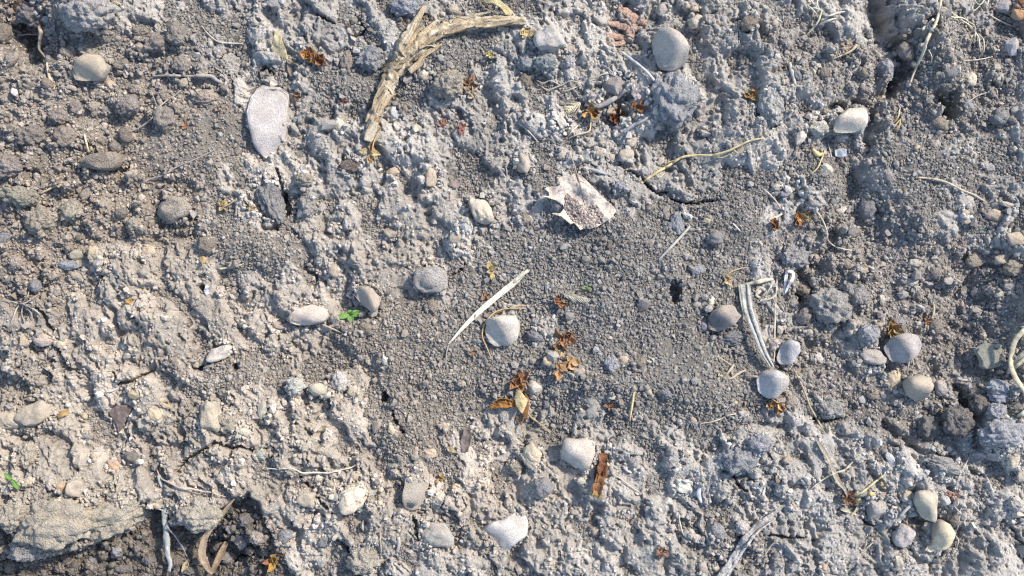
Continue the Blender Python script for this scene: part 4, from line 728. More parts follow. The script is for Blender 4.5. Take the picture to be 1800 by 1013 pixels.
stick('straw_piece', [(1540, 948), (1530, 958), (1514, 972)], [.9, 1.4, .9], (.52, .50, .42), 'pale straw wisp beside the round grey stone by the black gap', 'straw', 3, side=[('wisp', [(1524, 948), (1522, 960), (1512, 975)], [.8, .6])])
stick('straw_piece', [(1705, 800), (1698, 815), (1688, 832), (1682, 850), (1682, 862)], [.8, 1.2, 1.2, .8], (.50, .48, .42), 'thin arched straw over a cracked clod', 'straw', 5)
stick('straw_piece', [(1704, 178), (1720, 168), (1746, 160)], [.8, 1.2, .8], (.54, .52, .44), 'fine straw below the tangle of pale grass', 'straw', 3)
stick('straw_piece', [(1694, 107), (1720, 105), (1745, 100)], [.8, 1.2, .8], (.54, .52, .44), 'level straw below the streaked bluish grey stone', 'straw', 3)
stick('straw_piece', [(1740, 27), (1760, 38), (1785, 48)], [.9, 1.3, .9], (.52, .46, .36), 'straw running past the orange stone', 'straw', 6)
stick('straw_piece', [(1232, 852), (1228, 868), (1233, 884)], [2, 4.5, 2], (.58, .60, .64), 'white flake of peeled stem near the pale rounded stone', 'flake', 1, flat=.4)
stick('straw_piece', [(1345, 856), (1342, 866), (1338, 876)], [1.2, 2.4, 1], (.58, .59, .62), 'small white peeled flake by the edge of shaded crust', 'flake', 1, flat=.4)

# white reed strip: a folded flat ribbon
def ribbon_geo(P, wid, th=1.0, cup=.25, k=6, bend=None):
    """strip with thickness, cupped across; wid: half widths"""
    P = np.asarray(P, float); n = len(P); wid = np.interp(np.linspace(0, 1, n), np.linspace(0, 1, len(wid)), wid)
    T = np.gradient(P, axis=0); T /= np.linalg.norm(T, axis=1)[:, None] + 1e-9; B = np.cross(T, [0, 0, 1.0]); B /= np.linalg.norm(B, axis=1)[:, None] + 1e-9; U = np.cross(B, T)
    if bend is not None:
        bb = np.interp(np.linspace(0, 1, n), np.linspace(0, 1, len(bend)), bend); B, U = B * np.cos(bb)[:, None] + U * np.sin(bb)[:, None], U * np.cos(bb)[:, None] - B * np.sin(bb)[:, None]
    s = np.linspace(-1, 1, k); rows = []
    for sg in (1, -1):
        rows.append(P[:, None] + B[:, None] * (s[None] * wid[:, None])[..., None] + U[:, None] * ((cup * s[None] ** 2 * wid[:, None]) + sg * th * .5)[..., None])
    top, bot = rows; ring = np.concatenate([top, bot[:, ::-1]], 1); m = 2 * k; V = ring.reshape(-1, 3); i = np.arange(n - 1)[:, None] * m; j = np.arange(m)[None]; j2 = (j + 1) % m
    q = [np.stack([i + j, i + m + j2, i + j2], -1).reshape(-1, 3), np.stack([i + j, i + m + j, i + m + j2], -1).reshape(-1, 3)]
    for e, sg in ((0, 1), ((n - 1) * m, -1)):
        for a in range(k - 1):
            t = [[e + a, e + a + 1, e + m - 1 - a], [e + a + 1, e + m - 2 - a, e + m - 1 - a]]; q.append(np.array(t)[:, ::sg])
    return V, np.concatenate(q)
P = path3([(922, 479), (905, 496), (884, 513), (862, 531), (838, 552), (815, 575), (800, 592), (788, 606)], 3, 4)
V, F = ribbon_geo(P, [3.5, 5, 5.4, 4.6, 4.9, 4.2, 3.6, 2.2, 1], 1.4, .5)
o, c = centred('reed_strip', V, F, M_STRAW, color=(.66, .63, .54)); tag(o, 'white reed strip lying slantwise, tapering to a point', 'reed')
P = path3([(928, 476), (915, 485), (900, 499)], 3, 4); P[:, 2] += 1; v, f = tube_geo(P, [3, 4, 3], 8, .5, .2); child('frayed_end', v, f, M_STRAW, o, c, (.56, .53, .44))
P = path3([(789, 603), (785, 620), (783, 642)], 1, 1); v, f = tube_geo(P, [1.4, 1.2, .9], 6); child('root_tip', v, f, M_STRAW, o, c, (.40, .36, .30))

# grass seed heads
def seedhead(pts, n, L, label, col, seed):
    r_ = random.Random(seed); P = path3(pts, 1, 3, step=2); P[:, 2] += 2; V, F = tube_geo(P, [1.2, .9, .5], 6); o, c = centred('grass_seed_head', V, F, M_STRAW, color=col); tag(o, label, 'seed head')
    geos = []
    T = P[-1] - P[0]; T /= np.linalg.norm(T); B = np.cross(T, [0, 0, 1])
    for i in range(n):
        t = (i + .5) / n; p = P[int(t * (len(P) - 1))]; sg = 1 if i % 2 else -1; l = L * (1 - .65 * t) * r_.uniform(.75, 1.1); d = T * .75 + B * sg * r_.uniform(.6, 1) + np.array([0, 0, r_.uniform(-.1, .4)])
        q = np.array([p + d * l * k / 5 + T * l * .03 * k * k for k in range(6)]); geos.append(tube_geo(q, [1.0, 1.2, .6, .25], 4))
    v, f = join(geos); child('bristles', v, f, M_STRAW, o, c, col)
seedhead([(990, 518), (1010, 524), (1038, 529)], 26, 11, 'grass seed head with feathery bristles beside the small orange husk', (.50, .49, .40), 1)
seedhead([(1020, 182), (1008, 188), (994, 196)], 22, 14, 'broad pale grass seed tuft beside the long white oval pebble', (.60, .55, .42), 2)

# the broken branch, its fork, stub and peeling bark
def wood_col(V, warmth=1.0, seed=0):
    n = fbm(V[:, 0] / 14 + seed, V[:, 1] / 14, 201, 4); s = fbm((V[:, 0] * .6 + V[:, 1] * 1.0) / 40, (V[:, 0] - V[:, 1] * .6) / 3.2, 205, 3)
    base = np.array([.50, .40, .265]) * (1 + .3 * n[:, None] + .35 * s[:, None]); k = sstep(.1, .6, s)[:, None]
    base = base * (1 - k) + np.array([.62, .56, .44]) * k; d = sstep(-.35, -.8, s)[:, None]; return np.clip(base * (1 - d * .45) * warmth, .04, .75)
def grain_col(V, sides, tone=1.0, seed=0):
    i = np.arange(len(V)); r_, a = i // sides, i % sides; n = fbm(r_ / 26.0 + seed, a / 7.0, 231, 4); st = fbm(r_ / 34.0 + seed, a * 7.0 / sides * 3, 235, 3, .7)
    b = np.array([.47, .385, .265])[None] * (1 + .3 * n[:, None]); k = sstep(.0, .5, st)[:, None]; b = b * (1 - k) + np.array([.64, .575, .45]) * k; d = sstep(-.25, -.7, st)[:, None]; b = b * (1 - d) + np.array([.30, .215, .13]) * d
    return np.clip(b * tone, .04, .78)
def branch():
    main = [(646, 246), (655, 218), (668, 185), (680, 155), (692, 128), (708, 104), (728, 84), (752, 68), (782, 54), (815, 47), (850, 43), (885, 40), (922, 38)]
    P = path3(main, 16, 0, 0, step=2.0); n = len(P); t = np.linspace(0, 1, n)
    g0 = gz(P[0, 0], P[0, 1]) ; P[:, 2] = np.interp(t, [0, .3, .6, 1], [gz(*P[0, :2]) + 10, gz(*P[n // 3, :2]) + 16, gz(*P[2 * n // 3, :2]) + 16, gz(*P[-1, :2]) + 12])
    f = (HC - P[:, 2]) / HC
    rad = np.interp(t, [0, .02, .12, .22, .33, .42, .5, .58, .7, .82, .93, 1], [6.5, 8, 9.5, 10.5, 13, 15, 14.5, 12, 9.5, 8.5, 7.5, 7])
    V, F = tube_geo(P, rad, 30, .95, .17, 2, twist=1.6, ridges=5)
    o, c = centred('broken_branch', V, F, M_WOOD, col=grain_col(V, 30)); tag(o, 'broken branch, pale and peeling, forked with a splintered stub', 'branch')
    def strip(name, pts, w, lift, cup=.4, sd=0, bend=None, tone=1.0, ends=None):
        Q = path3(pts, 2, 0, .8, sd, step=2.0); z = []
        for q in Q:
            d = np.hypot(P[:, 0] - q[0], P[:, 1] - q[1]); i = d.argmin(); r = rad[i]; z.append(P[i, 2] + r * .78 * math.sqrt(max(0, 1 - min(1, (d[i] / r)) ** 2)) if d[i] < r else P[i, 2] - (d[i] - r) * .15)
        z = np.array(z); z = np.convolve(np.pad(z, 3, 'edge'), np.ones(7) / 7, 'valid'); Q[:, 2] = z + 1.2 + np.interp(np.linspace(0, 1, len(Q)), np.linspace(0, 1, len(lift)), lift)
        v, f = ribbon_geo(Q, w, 1.3, cup, 6, bend); child(name, v, f, M_WOOD, o, c, None, col=wood_col(v, tone, sd))
    # side shoot
    Q = path3([(706, 96), (712, 78), (722, 58), (735, 38), (747, 14)], 9, 0, 0, step=2.0); Q[:, 2] = np.linspace(P[n // 2, 2] + 8, gz(*Q[-1, :2]) + 22, len(Q))
    v, f = tube_geo(Q, [9, 11, 8.5, 7, 5, 3.5], 18, .75, .16, 5, ridges=5); child('side_shoot', v, f, M_WOOD, o, c, None, col=grain_col(v, 18, 1.08, 4))
    Q = path3([(716, 84), (730, 60), (738, 40), (752, 16)], 3, 0, 0, step=2.0); Q[:, 2] = np.linspace(P[n // 2, 2] + 16, gz(*Q[-1, :2]) + 22, len(Q)); v, f = ribbon_geo(Q, [4, 4, 3, 1.5], 1.4, .5, 6, [.6, .2]); child('bark_flap', v, f, M_WOOD, o, c, None, col=wood_col(v, 1.15, 9))
    for pts, w, lf, tn in [([(700, 78), (706, 88), (714, 98), (720, 108)], [2, 5, 6, 3], [3, 3, 2, 0], 1.1), ([(716, 82), (724, 72), (734, 60), (744, 53)], [5, 5, 4, 1.5], [2, 3, 4, 6], 1.15), ([(737, 88), (755, 80), (768, 82), (778, 78)], [4, 4, 3, 1], [2, 2, 1, 3], 1.1), ([(742, 62), (758, 54), (768, 44), (772, 42)], [4, 5, 4, 1.5], [1, 2, 5, 8], 1.25),
                           ([(720, 128), (738, 112), (745, 98), (762, 88), (775, 80)], [5, 6, 5, 4, 1.5], [0, 1, 1, 1, 3], .95), ([(676, 128), (690, 120), (704, 120), (712, 112)], [3, 6, 6, 3], [1, 2, 2, 1], .8), ([(700, 108), (708, 114), (716, 106), (714, 96)], [2, 3, 3, 2], [1, 3, 3, 1], .62), ([(676, 118), (688, 114), (698, 118), (704, 122)], [2, 2.5, 2.5, 1.5], [1, 3, 3, 1], .5),
                           ([(660, 200), (666, 180), (676, 160), (682, 148)], [5, 6, 6, 3], [1, 1, 1, 1], .85), ([(670, 208), (678, 190), (690, 166), (697, 152)], [3, 4, 4, 2], [0, 1, 1, 0], 1.15), ([(680, 156), (688, 160), (694, 168), (693, 176)], [2, 4, 3, 1.5], [1, 2, 2, 0], 1.2), ([(646, 218), (650, 206), (654, 194)], [3, 4, 2], [1, 3, 2], 1.1),
                           ([(780, 62), (800, 58), (820, 52), (838, 50)], [3, 4, 4, 2], [0, 1, 1, 0], .9), ([(790, 44), (812, 38), (836, 34), (862, 30)], [3, 3, 2.5, 1.5], [0, 1, 2, 1], .95), ([(836, 52), (860, 50), (885, 46), (905, 42)], [3, 4.5, 4, 2], [0, 1, 1, 0], 1.0), ([(800, 34), (820, 37), (840, 34)], [1.5, 2, 1], [1, 2, 3], 1.0), ([(725, 100), (745, 84), (770, 70), (792, 60)], [2, 3, 3, 1.5], [1, 2, 2, 1], .65), ([(718, 118), (734, 100), (752, 84)], [1.5, 2, 1], [2, 2, 2], .55), ([(668, 178), (676, 168), (684, 158)], [1, 1.6, 1], [2, 2, 2], .5)]:
        strip('bark_flap', pts, w, lf, .4, rng.randrange(99), [rng.uniform(-.3, .3)] * 2, tn)
    # split light wood at the lower end
    Q = path3([(660, 216), (656, 228), (651, 240), (648, 250)], 5, 0, 0, step=2.0); Q[:, 2] = P[2, 2] + 6; v, f = ribbon_geo(Q, [6, 8, 8.5, 7], 5, .1, 6); child('split_end', v, f, M_WOOD, o, c, None, col=np.clip(wood_col(v, 1.0, 1) * .3 + np.array([.62, .55, .42]) * .75, 0, .75))
    Q = path3([(668, 224), (664, 238), (659, 250)], 4, 0, 0, step=2.0); Q[:, 2] = P[2, 2] + 1; v, f = ribbon_geo(Q, [3, 3.5, 2], 2, .1, 6); child('split_end', v, f, M_WOOD, o, c, None, col=wood_col(v, .9, 2))
branch()

# grey bark strip
def bark():
    pts = [(1306, 500), (1309, 520), (1312, 545), (1320, 572), (1330, 598), (1340, 620), (1354, 644)]
    P = path3(pts, 8, 0, 0, step=2.0); P[:, 2] = np.interp(np.linspace(0, 1, len(P)), [0, .3, 1], [gz(*P[0, :2]) + 12, gz(*P[len(P) // 2, :2]) + 22, gz(*P[-1, :2]) + 12])
    V, F = ribbon_geo(P, [10, 11, 9, 8, 7.5, 7, 4.5], 3, .3, 12); n = fbm(V[:, 0] / 7, V[:, 1] / 24, 211, 4)[:, None]
    colr = np.clip(np.array([.50, .50, .43]) * (1 + .35 * n), .05, .75)
    o, c = centred('bark_strip', V, F, M_WOOD, col=colr); tag(o, 'grey bark strip, curved and grooved, lying against the pitted dark rock', 'bark')
    for off, w, tn, zz in ((-6.5, 3.6, .52, 2.5), (5.5, 3.8, .56, 3), (-1, 1.6, .30, 0.2)):  # two pale ridges; the dark middle strip paints in the groove's shade
        Q = path3([(x + off * (1 - i * .08), y) for i, (x, y) in enumerate(pts)], 2, 0, .6, off + 9, step=2.0); Q[:, 2] = P[:len(Q), 2][: len(Q)] + zz if len(P) >= len(Q) else np.interp(np.linspace(0, 1, len(Q)), np.linspace(0, 1, len(P)), P[:, 2]) + zz
        v, f = tube_geo(Q, [w * .6, w, w, w * .8, w * .4], 8, .7, .15, off + 3); child('ridge', v, f, M_WOOD, o, c, None, col=np.clip(np.ones((len(v), 3)) * np.array([tn, tn, tn * .92]) * (1 + .25 * fbm(v[:, 0] / 4, v[:, 1] / 18, 215, 3)[:, None]), .05, .75))
    Q = path3([(1322, 530), (1326, 552), (1334, 580), (1346, 602)], 4, 0, 0, step=2.0); v, f = tube_geo(Q, [2, 4.5, 4, 2], 8, .6, .25, 8); child('fibre', v, f, M_WOOD, o, c, None, col=np.clip(np.ones((len(v), 3)) * np.array([.42, .39, .34]), 0, 1))
bark()
stick('straw_stalk', [(1310, 500), (1330, 496), (1345, 493), (1360, 491)], [2, 4, 4, 1.5], (.58, .52, .40), 'flat straw leaf pointing from the top of the grey bark strip', 'straw', 3, flat=.4)
stick('straw_stalk', [(1366, 485), (1365, 505), (1363, 530), (1362, 560), (1362, 590), (1361, 615), (1360, 635), (1352, 647)], [1.2, 1.5, 1.2, 1.5, 1.3, 1.6, 1.2], (.60, .52, .38), 'long upright straw thread hanging down beside the grey bark strip', 'straw', 5, jit=1)
stick('straw_stalk', [(1366, 508), (1362, 520), (1352, 526), (1338, 530), (1330, 533)], [1.2, 1.8, 1.6, 1], (.56, .50, .40), 'curved straw strand looping to the middle of the grey bark strip', 'straw', 6)
stick('straw_stalk', [(1357, 500), (1350, 512), (1343, 525)], [1, 1.3, .8], (.52, .48, .40), 'short strand crossing in the knot above the grey bark strip', 'straw', 8)
for i, (pts, lab) in enumerate([([(1330, 505), (1338, 512), (1330, 520), (1340, 526)], 'crumpled fibre knot at the top of the grey bark strip'), ([(1326, 515), (1336, 506), (1346, 514), (1336, 522)], 'second fibre curl in the knot by the grey bark strip')]):
    stick('plant_fibre', pts, [2, 3, 3, 1.5], (.50, .46, .38), lab, 'fibre', 3, flat=.4, jit=2)
# white folded ribbon
P = path3([(1382, 477), (1380, 490), (1378, 505), (1375, 518)], 2, 3); P[:, 2] += 5; V, F = ribbon_geo(P, [2.5, 3, 2, .8], 1, .3); P2 = path3([(1382, 477), (1391, 478), (1392, 488), (1384, 503), (1377, 518)], 2, 3); P2[:, 2] += 8; v, f = ribbon_geo(P2, [2.5, 2.5, 3, 2, .8], 1, .3)
V, F = join([(V, F), (v, f)]); o, c = centred('curled_ribbon', V, F, M_STRAW, color=(.72, .71, .68)); tag(o, 'white curled ribbon of plant skin folded like a hairpin', 'plant ribbon')

# split grey stick at the bottom
def gstick():
    P = path3([(1366, 898), (1345, 914), (1325, 930), (1308, 952), (1290, 980), (1268, 1012), (1255, 1040)], 6, 4, .8, 1, step=2.0); V, F = tube_geo(P, [3, 5.5, 6, 6.5, 6, 6.5, 6], 14, .7, .18, 4, ridges=4)
    cc = lambda v, k=1.0: np.clip(np.array([.46, .445, .43]) * k * (1 + .5 * fbm((v[:, 0] + v[:, 1]) / 30, (v[:, 0] - v[:, 1]) / 3, 221, 3)[:, None]), .05, .7)
    o, c = centred('split_stick', V, F, M_WOOD, col=cc(V)); tag(o, 'split grey stick slanting out of the bottom of the picture', 'stick')
    for dx, dy, k in ((4, 4, 1.15), (-4, -3, .7)):
        Q = path3([(1358 + dx, 908 + dy), (1330 + dx, 928 + dy), (1304 + dx, 960 + dy), (1282 + dx, 995 + dy), (1262 + dx, 1030 + dy)], 3, 4, 1, dx, step=2.0); Q[:, 2] += 3; v, f = tube_geo(Q, [1, 2.5, 2.8, 2], 8, .6, .2, dx); child('splinter', v, f, M_WOOD, o, c, None, col=cc(v, k))
gstick()

# strap leaves: tan curl over the pit, hanging leaf by the budded sprig, loops at the edge
P = path3([(414, 876), (402, 890), (384, 912), (370, 930), (362, 948), (362, 968), (370, 990), (380, 1003)], 3, 0, step=2.0); P[:, 2] = np.linspace(P[:, 2].max() + 8, P[-1, 2] + 22, len(P)); V, F = ribbon_geo(P, [1, 3.5, 5, 5, 6, 7, 6, 3], 1.2, .5, 7, [.2, .7, .5, .2])
o, c = centred('curled_strap', V, F, M_LEAF, color=(.42, .33, .235)); tag(o, 'tan curled strap leaf bent in a narrow hook over the pit', 'dry leaf')
P = path3([(376, 1002), (384, 985), (392, 968), (399, 952)], 3, 0, step=2.0); P[:, 2] = np.linspace(gz(*P[0, :2]) + 22, gz(*P[0, :2]) + 34, len(P)); v, f = ribbon_geo(P, [3, 5.5, 5.5, 4], 1.2, .6, 7); child('folded_end', v, f, M_LEAF, o, c, (.44, .32, .20))
P = path3([(336, 980), (330, 990), (322, 1003)], 3, 0, step=2); P[:, 2] += 10; V, F = ribbon_geo(P, [2, 5.5, 1], 1, .5); o, c = centred('dry_leaf', V, F, M_LEAF, color=(.48, .40, .25)); tag(o, 'small folded tan leaf in the pit beside the curled strap', 'dry leaf')
P = path3([(1436, 774), (1446, 790), (1456, 808), (1464, 828), (1473, 846), (1485, 862), (1487, 874), (1478, 880)], 3, 5); V, F = ribbon_geo(P, [2, 4.5, 4, 3, 5, 4, 2, 1], 1.2, .4, 7, [0, .4, .1, .3]); o, c = centred('strap_leaf', V, F, M_LEAF, color=(.42, .38, .30)); tag(o, 'long limp strap leaf crossing a straw beside the budded sprig', 'dry leaf')
stick('straw_stalk', [(1424, 861), (1440, 848), (1455, 838), (1470, 831), (1485, 826), (1499, 812)], [1, 1.3, 1.6, 2, 1.2], (.54, .48, .36), 'straw crossing the long limp strap leaf', 'straw', 6)
def sprig():
    o, c = stick('budded_sprig', [(1500, 872), (1516, 865), (1530, 854), (1545, 842), (1564, 828)], [1.6, 2, 1.5, 1.2], (.62, .52, .28), 'budded straw sprig with small yellow pods', 'sprig', 5)
    for bx, by, r in ((1530, 868, 6.5), (1549, 850, 6), (1508, 879, 7), (1553, 856, 4)):
        x, y, z = W(bx, by); z += 5; me = rock_mesh('seed_pod', r, r * .8, r * .7, 'angular', int(bx), M_LEAF, None, 3); d = link('seed_pod', me, o, None, (.62, .50, .24)); d.location = ((x - c[0]) * S, (y - c[1]) * S, (z - c[2]) * S)
    for pts in ([(1510, 882), (1506, 895), (1496, 908)], [(1512, 880), (1504, 886), (1492, 882)], [(1476, 894), (1486, 898), (1496, 901)]):
        Q = path3(pts, 2, 3); v, f = ribbon_geo(Q, [2, 2.4, .6], 1, .4); child('leaflet', v, f, M_LEAF, o, c, (.60, .55, .38))
sprig()
stick('straw_loop', [(1812, 572), (1796, 585), (1783, 602), (1778, 622), (1777, 642), (1783, 660), (1795, 680), (1812, 705)], [4, 5, 4.5, 4, 4.5, 4, 4], (.56, .50, .36), 'straw loops, the outer band curving in from the picture edge', 'straw', 12, flat=.5, side=[('inner_band', [(1815, 610), (1798, 622), (1782, 640)], [3.5, 4, 3]), ('inner_band', [(1815, 622), (1798, 634), (1783, 648)], [3.5, 4, 3])])
stick('straw_loop', [(1812, 716), (1800, 726), (1788, 733)], [4, 5, 3], (.62, .57, .42), 'short straw end just below the straw loops', 'straw', 8, flat=.5)
# pale grass tangle at the top
def tangle(name, paths, col, label, cat, lift=6, r=1.6):
    o = None
    for i, pts in enumerate(paths):
        P = path3(pts, r, lift + 2 * (i % 3), 1.0, i); v, f = tube_geo(P, [r * .6, r, r, r * .5], 6, .6, .1, i)
        if o is None: o, c = centred(name, v, f, M_STRAW, color=col); tag(o, label, cat)
        else: child('strand', v, f, M_STRAW, o, c, (lambda jq: tuple(q * jq for q in col))(rng.uniform(.8, 1.1)))
    return o
tangle('grass_tuft', [[(1700, 30), (1705, 48), (1718, 62), (1722, 80), (1726, 98)], [(1655, 10), (1672, 22), (1690, 34), (1704, 45), (1716, 58), (1718, 75)], [(1712, 0), (1722, 8), (1735, -6)], [(1722, 10), (1712, 18), (1705, 4)], [(1690, 22), (1700, 36), (1712, 44), (1714, 60), (1712, 80)], [(1655, 22), (1675, 30), (1692, 32), (1706, 42)], [(1738, -5), (1735, 8), (1728, 14)], [(1720, 60), (1728, 70), (1730, 90), (1724, 96)]], (.58, .55, .42), 'tangle of pale dry grass on the crust beside the orange stone', 'dry grass', 8, 1.3)
tangle('grass_tuft', [[(1422, -5), (1430, 6), (1438, 16)], [(1438, -4), (1436, 8), (1444, 20)], [(1420, 20), (1430, 14), (1446, 18)], [(1450, 30), (1462, 26), (1475, 22), (1485, 20)], [(1440, 44), (1455, 36), (1470, 32)], [(1418, 8), (1428, 16), (1436, 26)]], (.54, .52, .42), 'small frayed grass tuft on crust beside the narrow crevice', 'dry grass', 6, 1.6)
tangle('root_tangle', [[(0, 528), (18, 530), (38, 534), (55, 526), (70, 515)], [(40, 534), (38, 550), (42, 565), (46, 578)], [(38, 534), (52, 540), (66, 548), (72, 560)], [(36, 532), (28, 545), (22, 560), (18, 575)], [(40, 532), (48, 520), (52, 508)], [(44, 536), (54, 550), (56, 564)]], (.40, .36, .31), 'wispy root tangle spreading like a star over the soil', 'root', 3, 1.4)
tangle('grass_tuft', [[(942, 140), (955, 146), (968, 142), (985, 150)], [(948, 150), (962, 158), (980, 152), (996, 146)], [(1035, 140), (1050, 134), (1068, 127)], [(985, 160), (1000, 158), (1020, 150)], [(990, 148), (1004, 142), (1018, 146), (1024, 160)]], (.50, .46, .37), 'thin mat of straw bits above the grass seed tuft', 'dry grass', 4, 1.2)
tangle('plant_scrap', [[(1272, 665), (1282, 652), (1290, 640)], [(1275, 668), (1288, 664), (1300, 655), (1312, 650)], [(1308, 661), (1330, 662), (1350, 664)], [(1290, 640), (1286, 652), (1292, 668), (1302, 672)]], (.40, .35, .27), 'crumpled dry plant bits next to the triangular grey stone', 'plant scrap', 6, 2.2)
tangle('grass_tuft', [[(1678, 890), (1690, 905), (1697, 925)], [(1688, 895), (1686, 915), (1680, 935)], [(1672, 935), (1684, 950), (1680, 968)], [(1675, 905), (1690, 918), (1700, 920)]], (.52, .50, .44), 'dry wisps of grass beside the big cream stone', 'dry grass', 5, 1.5)
tangle('grass_tuft', [[(1568, 228), (1578, 215), (1588, 205)], [(1572, 230), (1580, 222), (1584, 208)], [(1582, 190), (1578, 205), (1570, 218)]], (.58, .48, .28), 'yellow straw crumbs caught beside the crevice under the narrow stalk', 'dry grass', 4, 1.5)

# leaves -------------------------------------------------------------
def sheet(name, outline, zf, mat, color, label, cat, th=1.0, step=2.2, z0=None, smooth=True, parent=None, c=None, group=None):
    """thin leaf body from an outline in photo px, zf(u, v) its curl height"""
    P = np.array(outline, float); x0, y0 = P.min(0); x1, y1 = P.max(0); gx = np.arange(x0, x1 + step, step); gy = np.arange(y0, y1 + step, step); A, Bq = np.meshgrid(gx, gy)
    sd = polysd(A, Bq, [tuple(p) for p in P]); ins = sd > -step * .7
    # pull border cells onto the outline
    gy_, gx_ = np.gradient(sd, step); m = ins & (sd < 0); A2 = A - np.where(m, gx_ * sd, 0); B2 = Bq - np.where(m, gy_ * sd, 0)
    x, y = A2 - 900, 506.5 - B2; base = gz(float(P[:, 0].mean()) - 900, 506.5 - float(P[:, 1].mean())) if z0 is None else z0
    z = base + zf((A2 - x0) / (x1 - x0), (B2 - y0) / (y1 - y0)) + (2.6 * fbm(A2 / 14, B2 / 14, 301, 3) if parent is None else 0) + .6 * max(0, topz(float(P[:, 0].mean()) - 900, 506.5 - float(P[:, 1].mean()), 12) - base) * (z0 is None and len(outline) < 13); f = (HC - z) / HC; V = np.stack([x * f, y * f, z], -1)
    cell = ins[:-1, :-1] & ins[:-1, 1:] & ins[1:, 1:] & ins[1:, :-1]; idx = np.arange(A.size).reshape(A.shape); j, i = np.nonzero(cell)
    Ft = np.stack([idx[j + 1, i], idx[j + 1, i + 1], idx[j, i + 1], idx[j, i]], 1); n = A.size; top = V.reshape(-1, 3) + [0, 0, th / 2]; bot = V.reshape(-1, 3) - [0, 0, th / 2]
    Fb = Ft[:, ::-1] + n; ed = {}
    for q in Ft:
        for a in range(4):
            e = (int(q[a]), int(q[(a + 1) % 4])); ed[e] = ed.get(e, 0) + 1
    side = [[b, a, a + n, b + n] for (a, b) in ed if (b, a) not in ed]; Fa = np.concatenate([Ft, Fb, np.array(side)]); V = np.concatenate([top, bot]); us = np.unique(Fa); mp = np.zeros(2 * n, int); mp[us] = np.arange(len(us)); V = V[us]; Fa = mp[Fa]
    if parent is None:
        o, c = centred(name, V, Fa, mat, color=color); tag(o, label, cat, group); return o, c
    return child(name, V, Fa, mat, parent, c, color), c
def deadleaf():
    out = [(957, 332), (962, 329), (980, 328), (985, 323), (980, 316), (984, 311), (1000, 309), (1013, 304), (1022, 309), (1030, 316), (1041, 327), (1055, 342), (1068, 354), (1079, 364), (1084, 370), (1078, 380), (1069, 388), (1062, 392), (1050, 399), (1038, 402), (1024, 403), (1020, 405), (1014, 398), (1009, 392), (1003, 395), (996, 389), (986, 381), (975, 378), (968, 376), (972, 374), (984, 375), (992, 366), (989, 361), (983, 357), (976, 352), (968, 350), (960, 347), (951, 346), (958, 344), (966, 345), (964, 338)]
    zf = lambda u, v: 9 + 2.2 * np.abs(np.sin(u * 13 + 3 * v)) + 1.5 * np.sin(u * 21 - v * 14) + 9 * (2 * np.abs(v - .45)) ** 1.6 + 13 * np.clip(.35 - u, 0, 1) / .35 + 2.0 * np.sin(u * 9 + v * 5) + 1.2 * np.sin(v * 17 - u * 6) + 5 * np.clip(v - .75, 0, 1) / .25 - 7 * np.exp(-((u - .5) ** 2 + (v - .62) ** 2) / .05)
    o, c = sheet('dead_leaf', out, zf, M_LEAF, (.66, .585, .50), 'dead tan leaf, curled and torn, half filled with soil crumbs', 'dry leaf', 1.2, 1.5, z0=gz(1018 - 900, 506.5 - 353) + 5)
    P0 = [(1013, 304), (1018, 318), (1022, 335), (1026, 352), (1028, 364)]
    z0 = gz(1018 - 900, 506.5 - 353) + 5; Q = smooth_path(P0, 2.0); u = (Q[:, 0] - 951) / 133; v = (Q[:, 1] - 304) / 101; z = z0 + zf(u, v) + .8; f = (HC - z) / HC
    vv, ff = tube_geo(np.stack([(Q[:, 0] - 900) * f, (506.5 - Q[:, 1]) * f, z], 1), [1.2, 1.1, .9, .6], 6, .8); child('midrib', vv, ff, M_LEAF, o, c, (.36, .28, .24))
    for (ax, ay), (bx, by) in (((1015, 312), (998, 322)), ((1018, 322), (1000, 336)), ((1022, 336), (1006, 352)), ((1020, 318), (1036, 330)), ((1023, 332), (1046, 348)), ((1026, 346), (1056, 368)), ((998, 330), (975, 340))):
        q = smooth_path([(ax, ay), ((ax + bx) / 2 + 1, (ay + by) / 2 - 1), (bx, by)], 2.0); u = (q[:, 0] - 951) / 133; v = (q[:, 1] - 304) / 101; zz = z0 + zf(u, v) + .7; f2 = (HC - zz) / HC
        vv, ff = tube_geo(np.stack([(q[:, 0] - 900) * f2, (506.5 - q[:, 1]) * f2, zz], 1), [.7, .5, .3], 5, .7); child('vein', vv, ff, M_LEAF, o, c, (.44, .37, .31))
    # stub of stalk
    Q = path3([(1013, 305), (1009, 290), (1003, 275), (1000, 268)], 1, 3); Q[:, 2] += 5; vv, ff = tube_geo(Q, [1.1, 1, .8], 6); child('stalk', vv, ff, M_LEAF, o, c, (.52, .45, .36))
    # the crumbs lying in it
    r_ = np.random.RandomState(5); n = 560; X = r_.uniform(985, 1066, n * 3); Y = r_.uniform(338, 402, n * 3); sd = polysd(X, Y, [(996, 340), (1012, 352), (1030, 366), (1048, 360), (1060, 378), (1062, 390), (1040, 400), (1022, 402), (1012, 393), (1000, 380), (990, 362)]); k = sd > 0; X, Y = X[k][:n], Y[k][:n]; m = len(X)
    rr = np.exp(r_.randn(m) * .3) * 1.7; z = z0 + zf((X - 951) / 133, (Y - 304) / 101) + rr * .6; f = (HC - z) / HC; v0, f0 = IC[1]
    P = v0[None] * (1 + .25 * r_.randn(m, 12, 1)) * rr[:, None, None] + np.stack([(X - 900) * f, (506.5 - Y) * f, z], 1)[:, None]
    s = child('soil_crumbs', P.reshape(-1, 3), (f0[None] + (np.arange(m) * 12)[:, None, None]).reshape(-1, 3), M_GRAIN, o, c, None, False, np.repeat(np.array([[.29, .25, .225]]) * np.exp(r_.randn(m, 1) * .25), 12, 0)); s['kind'] = 'stuff'
deadleaf()
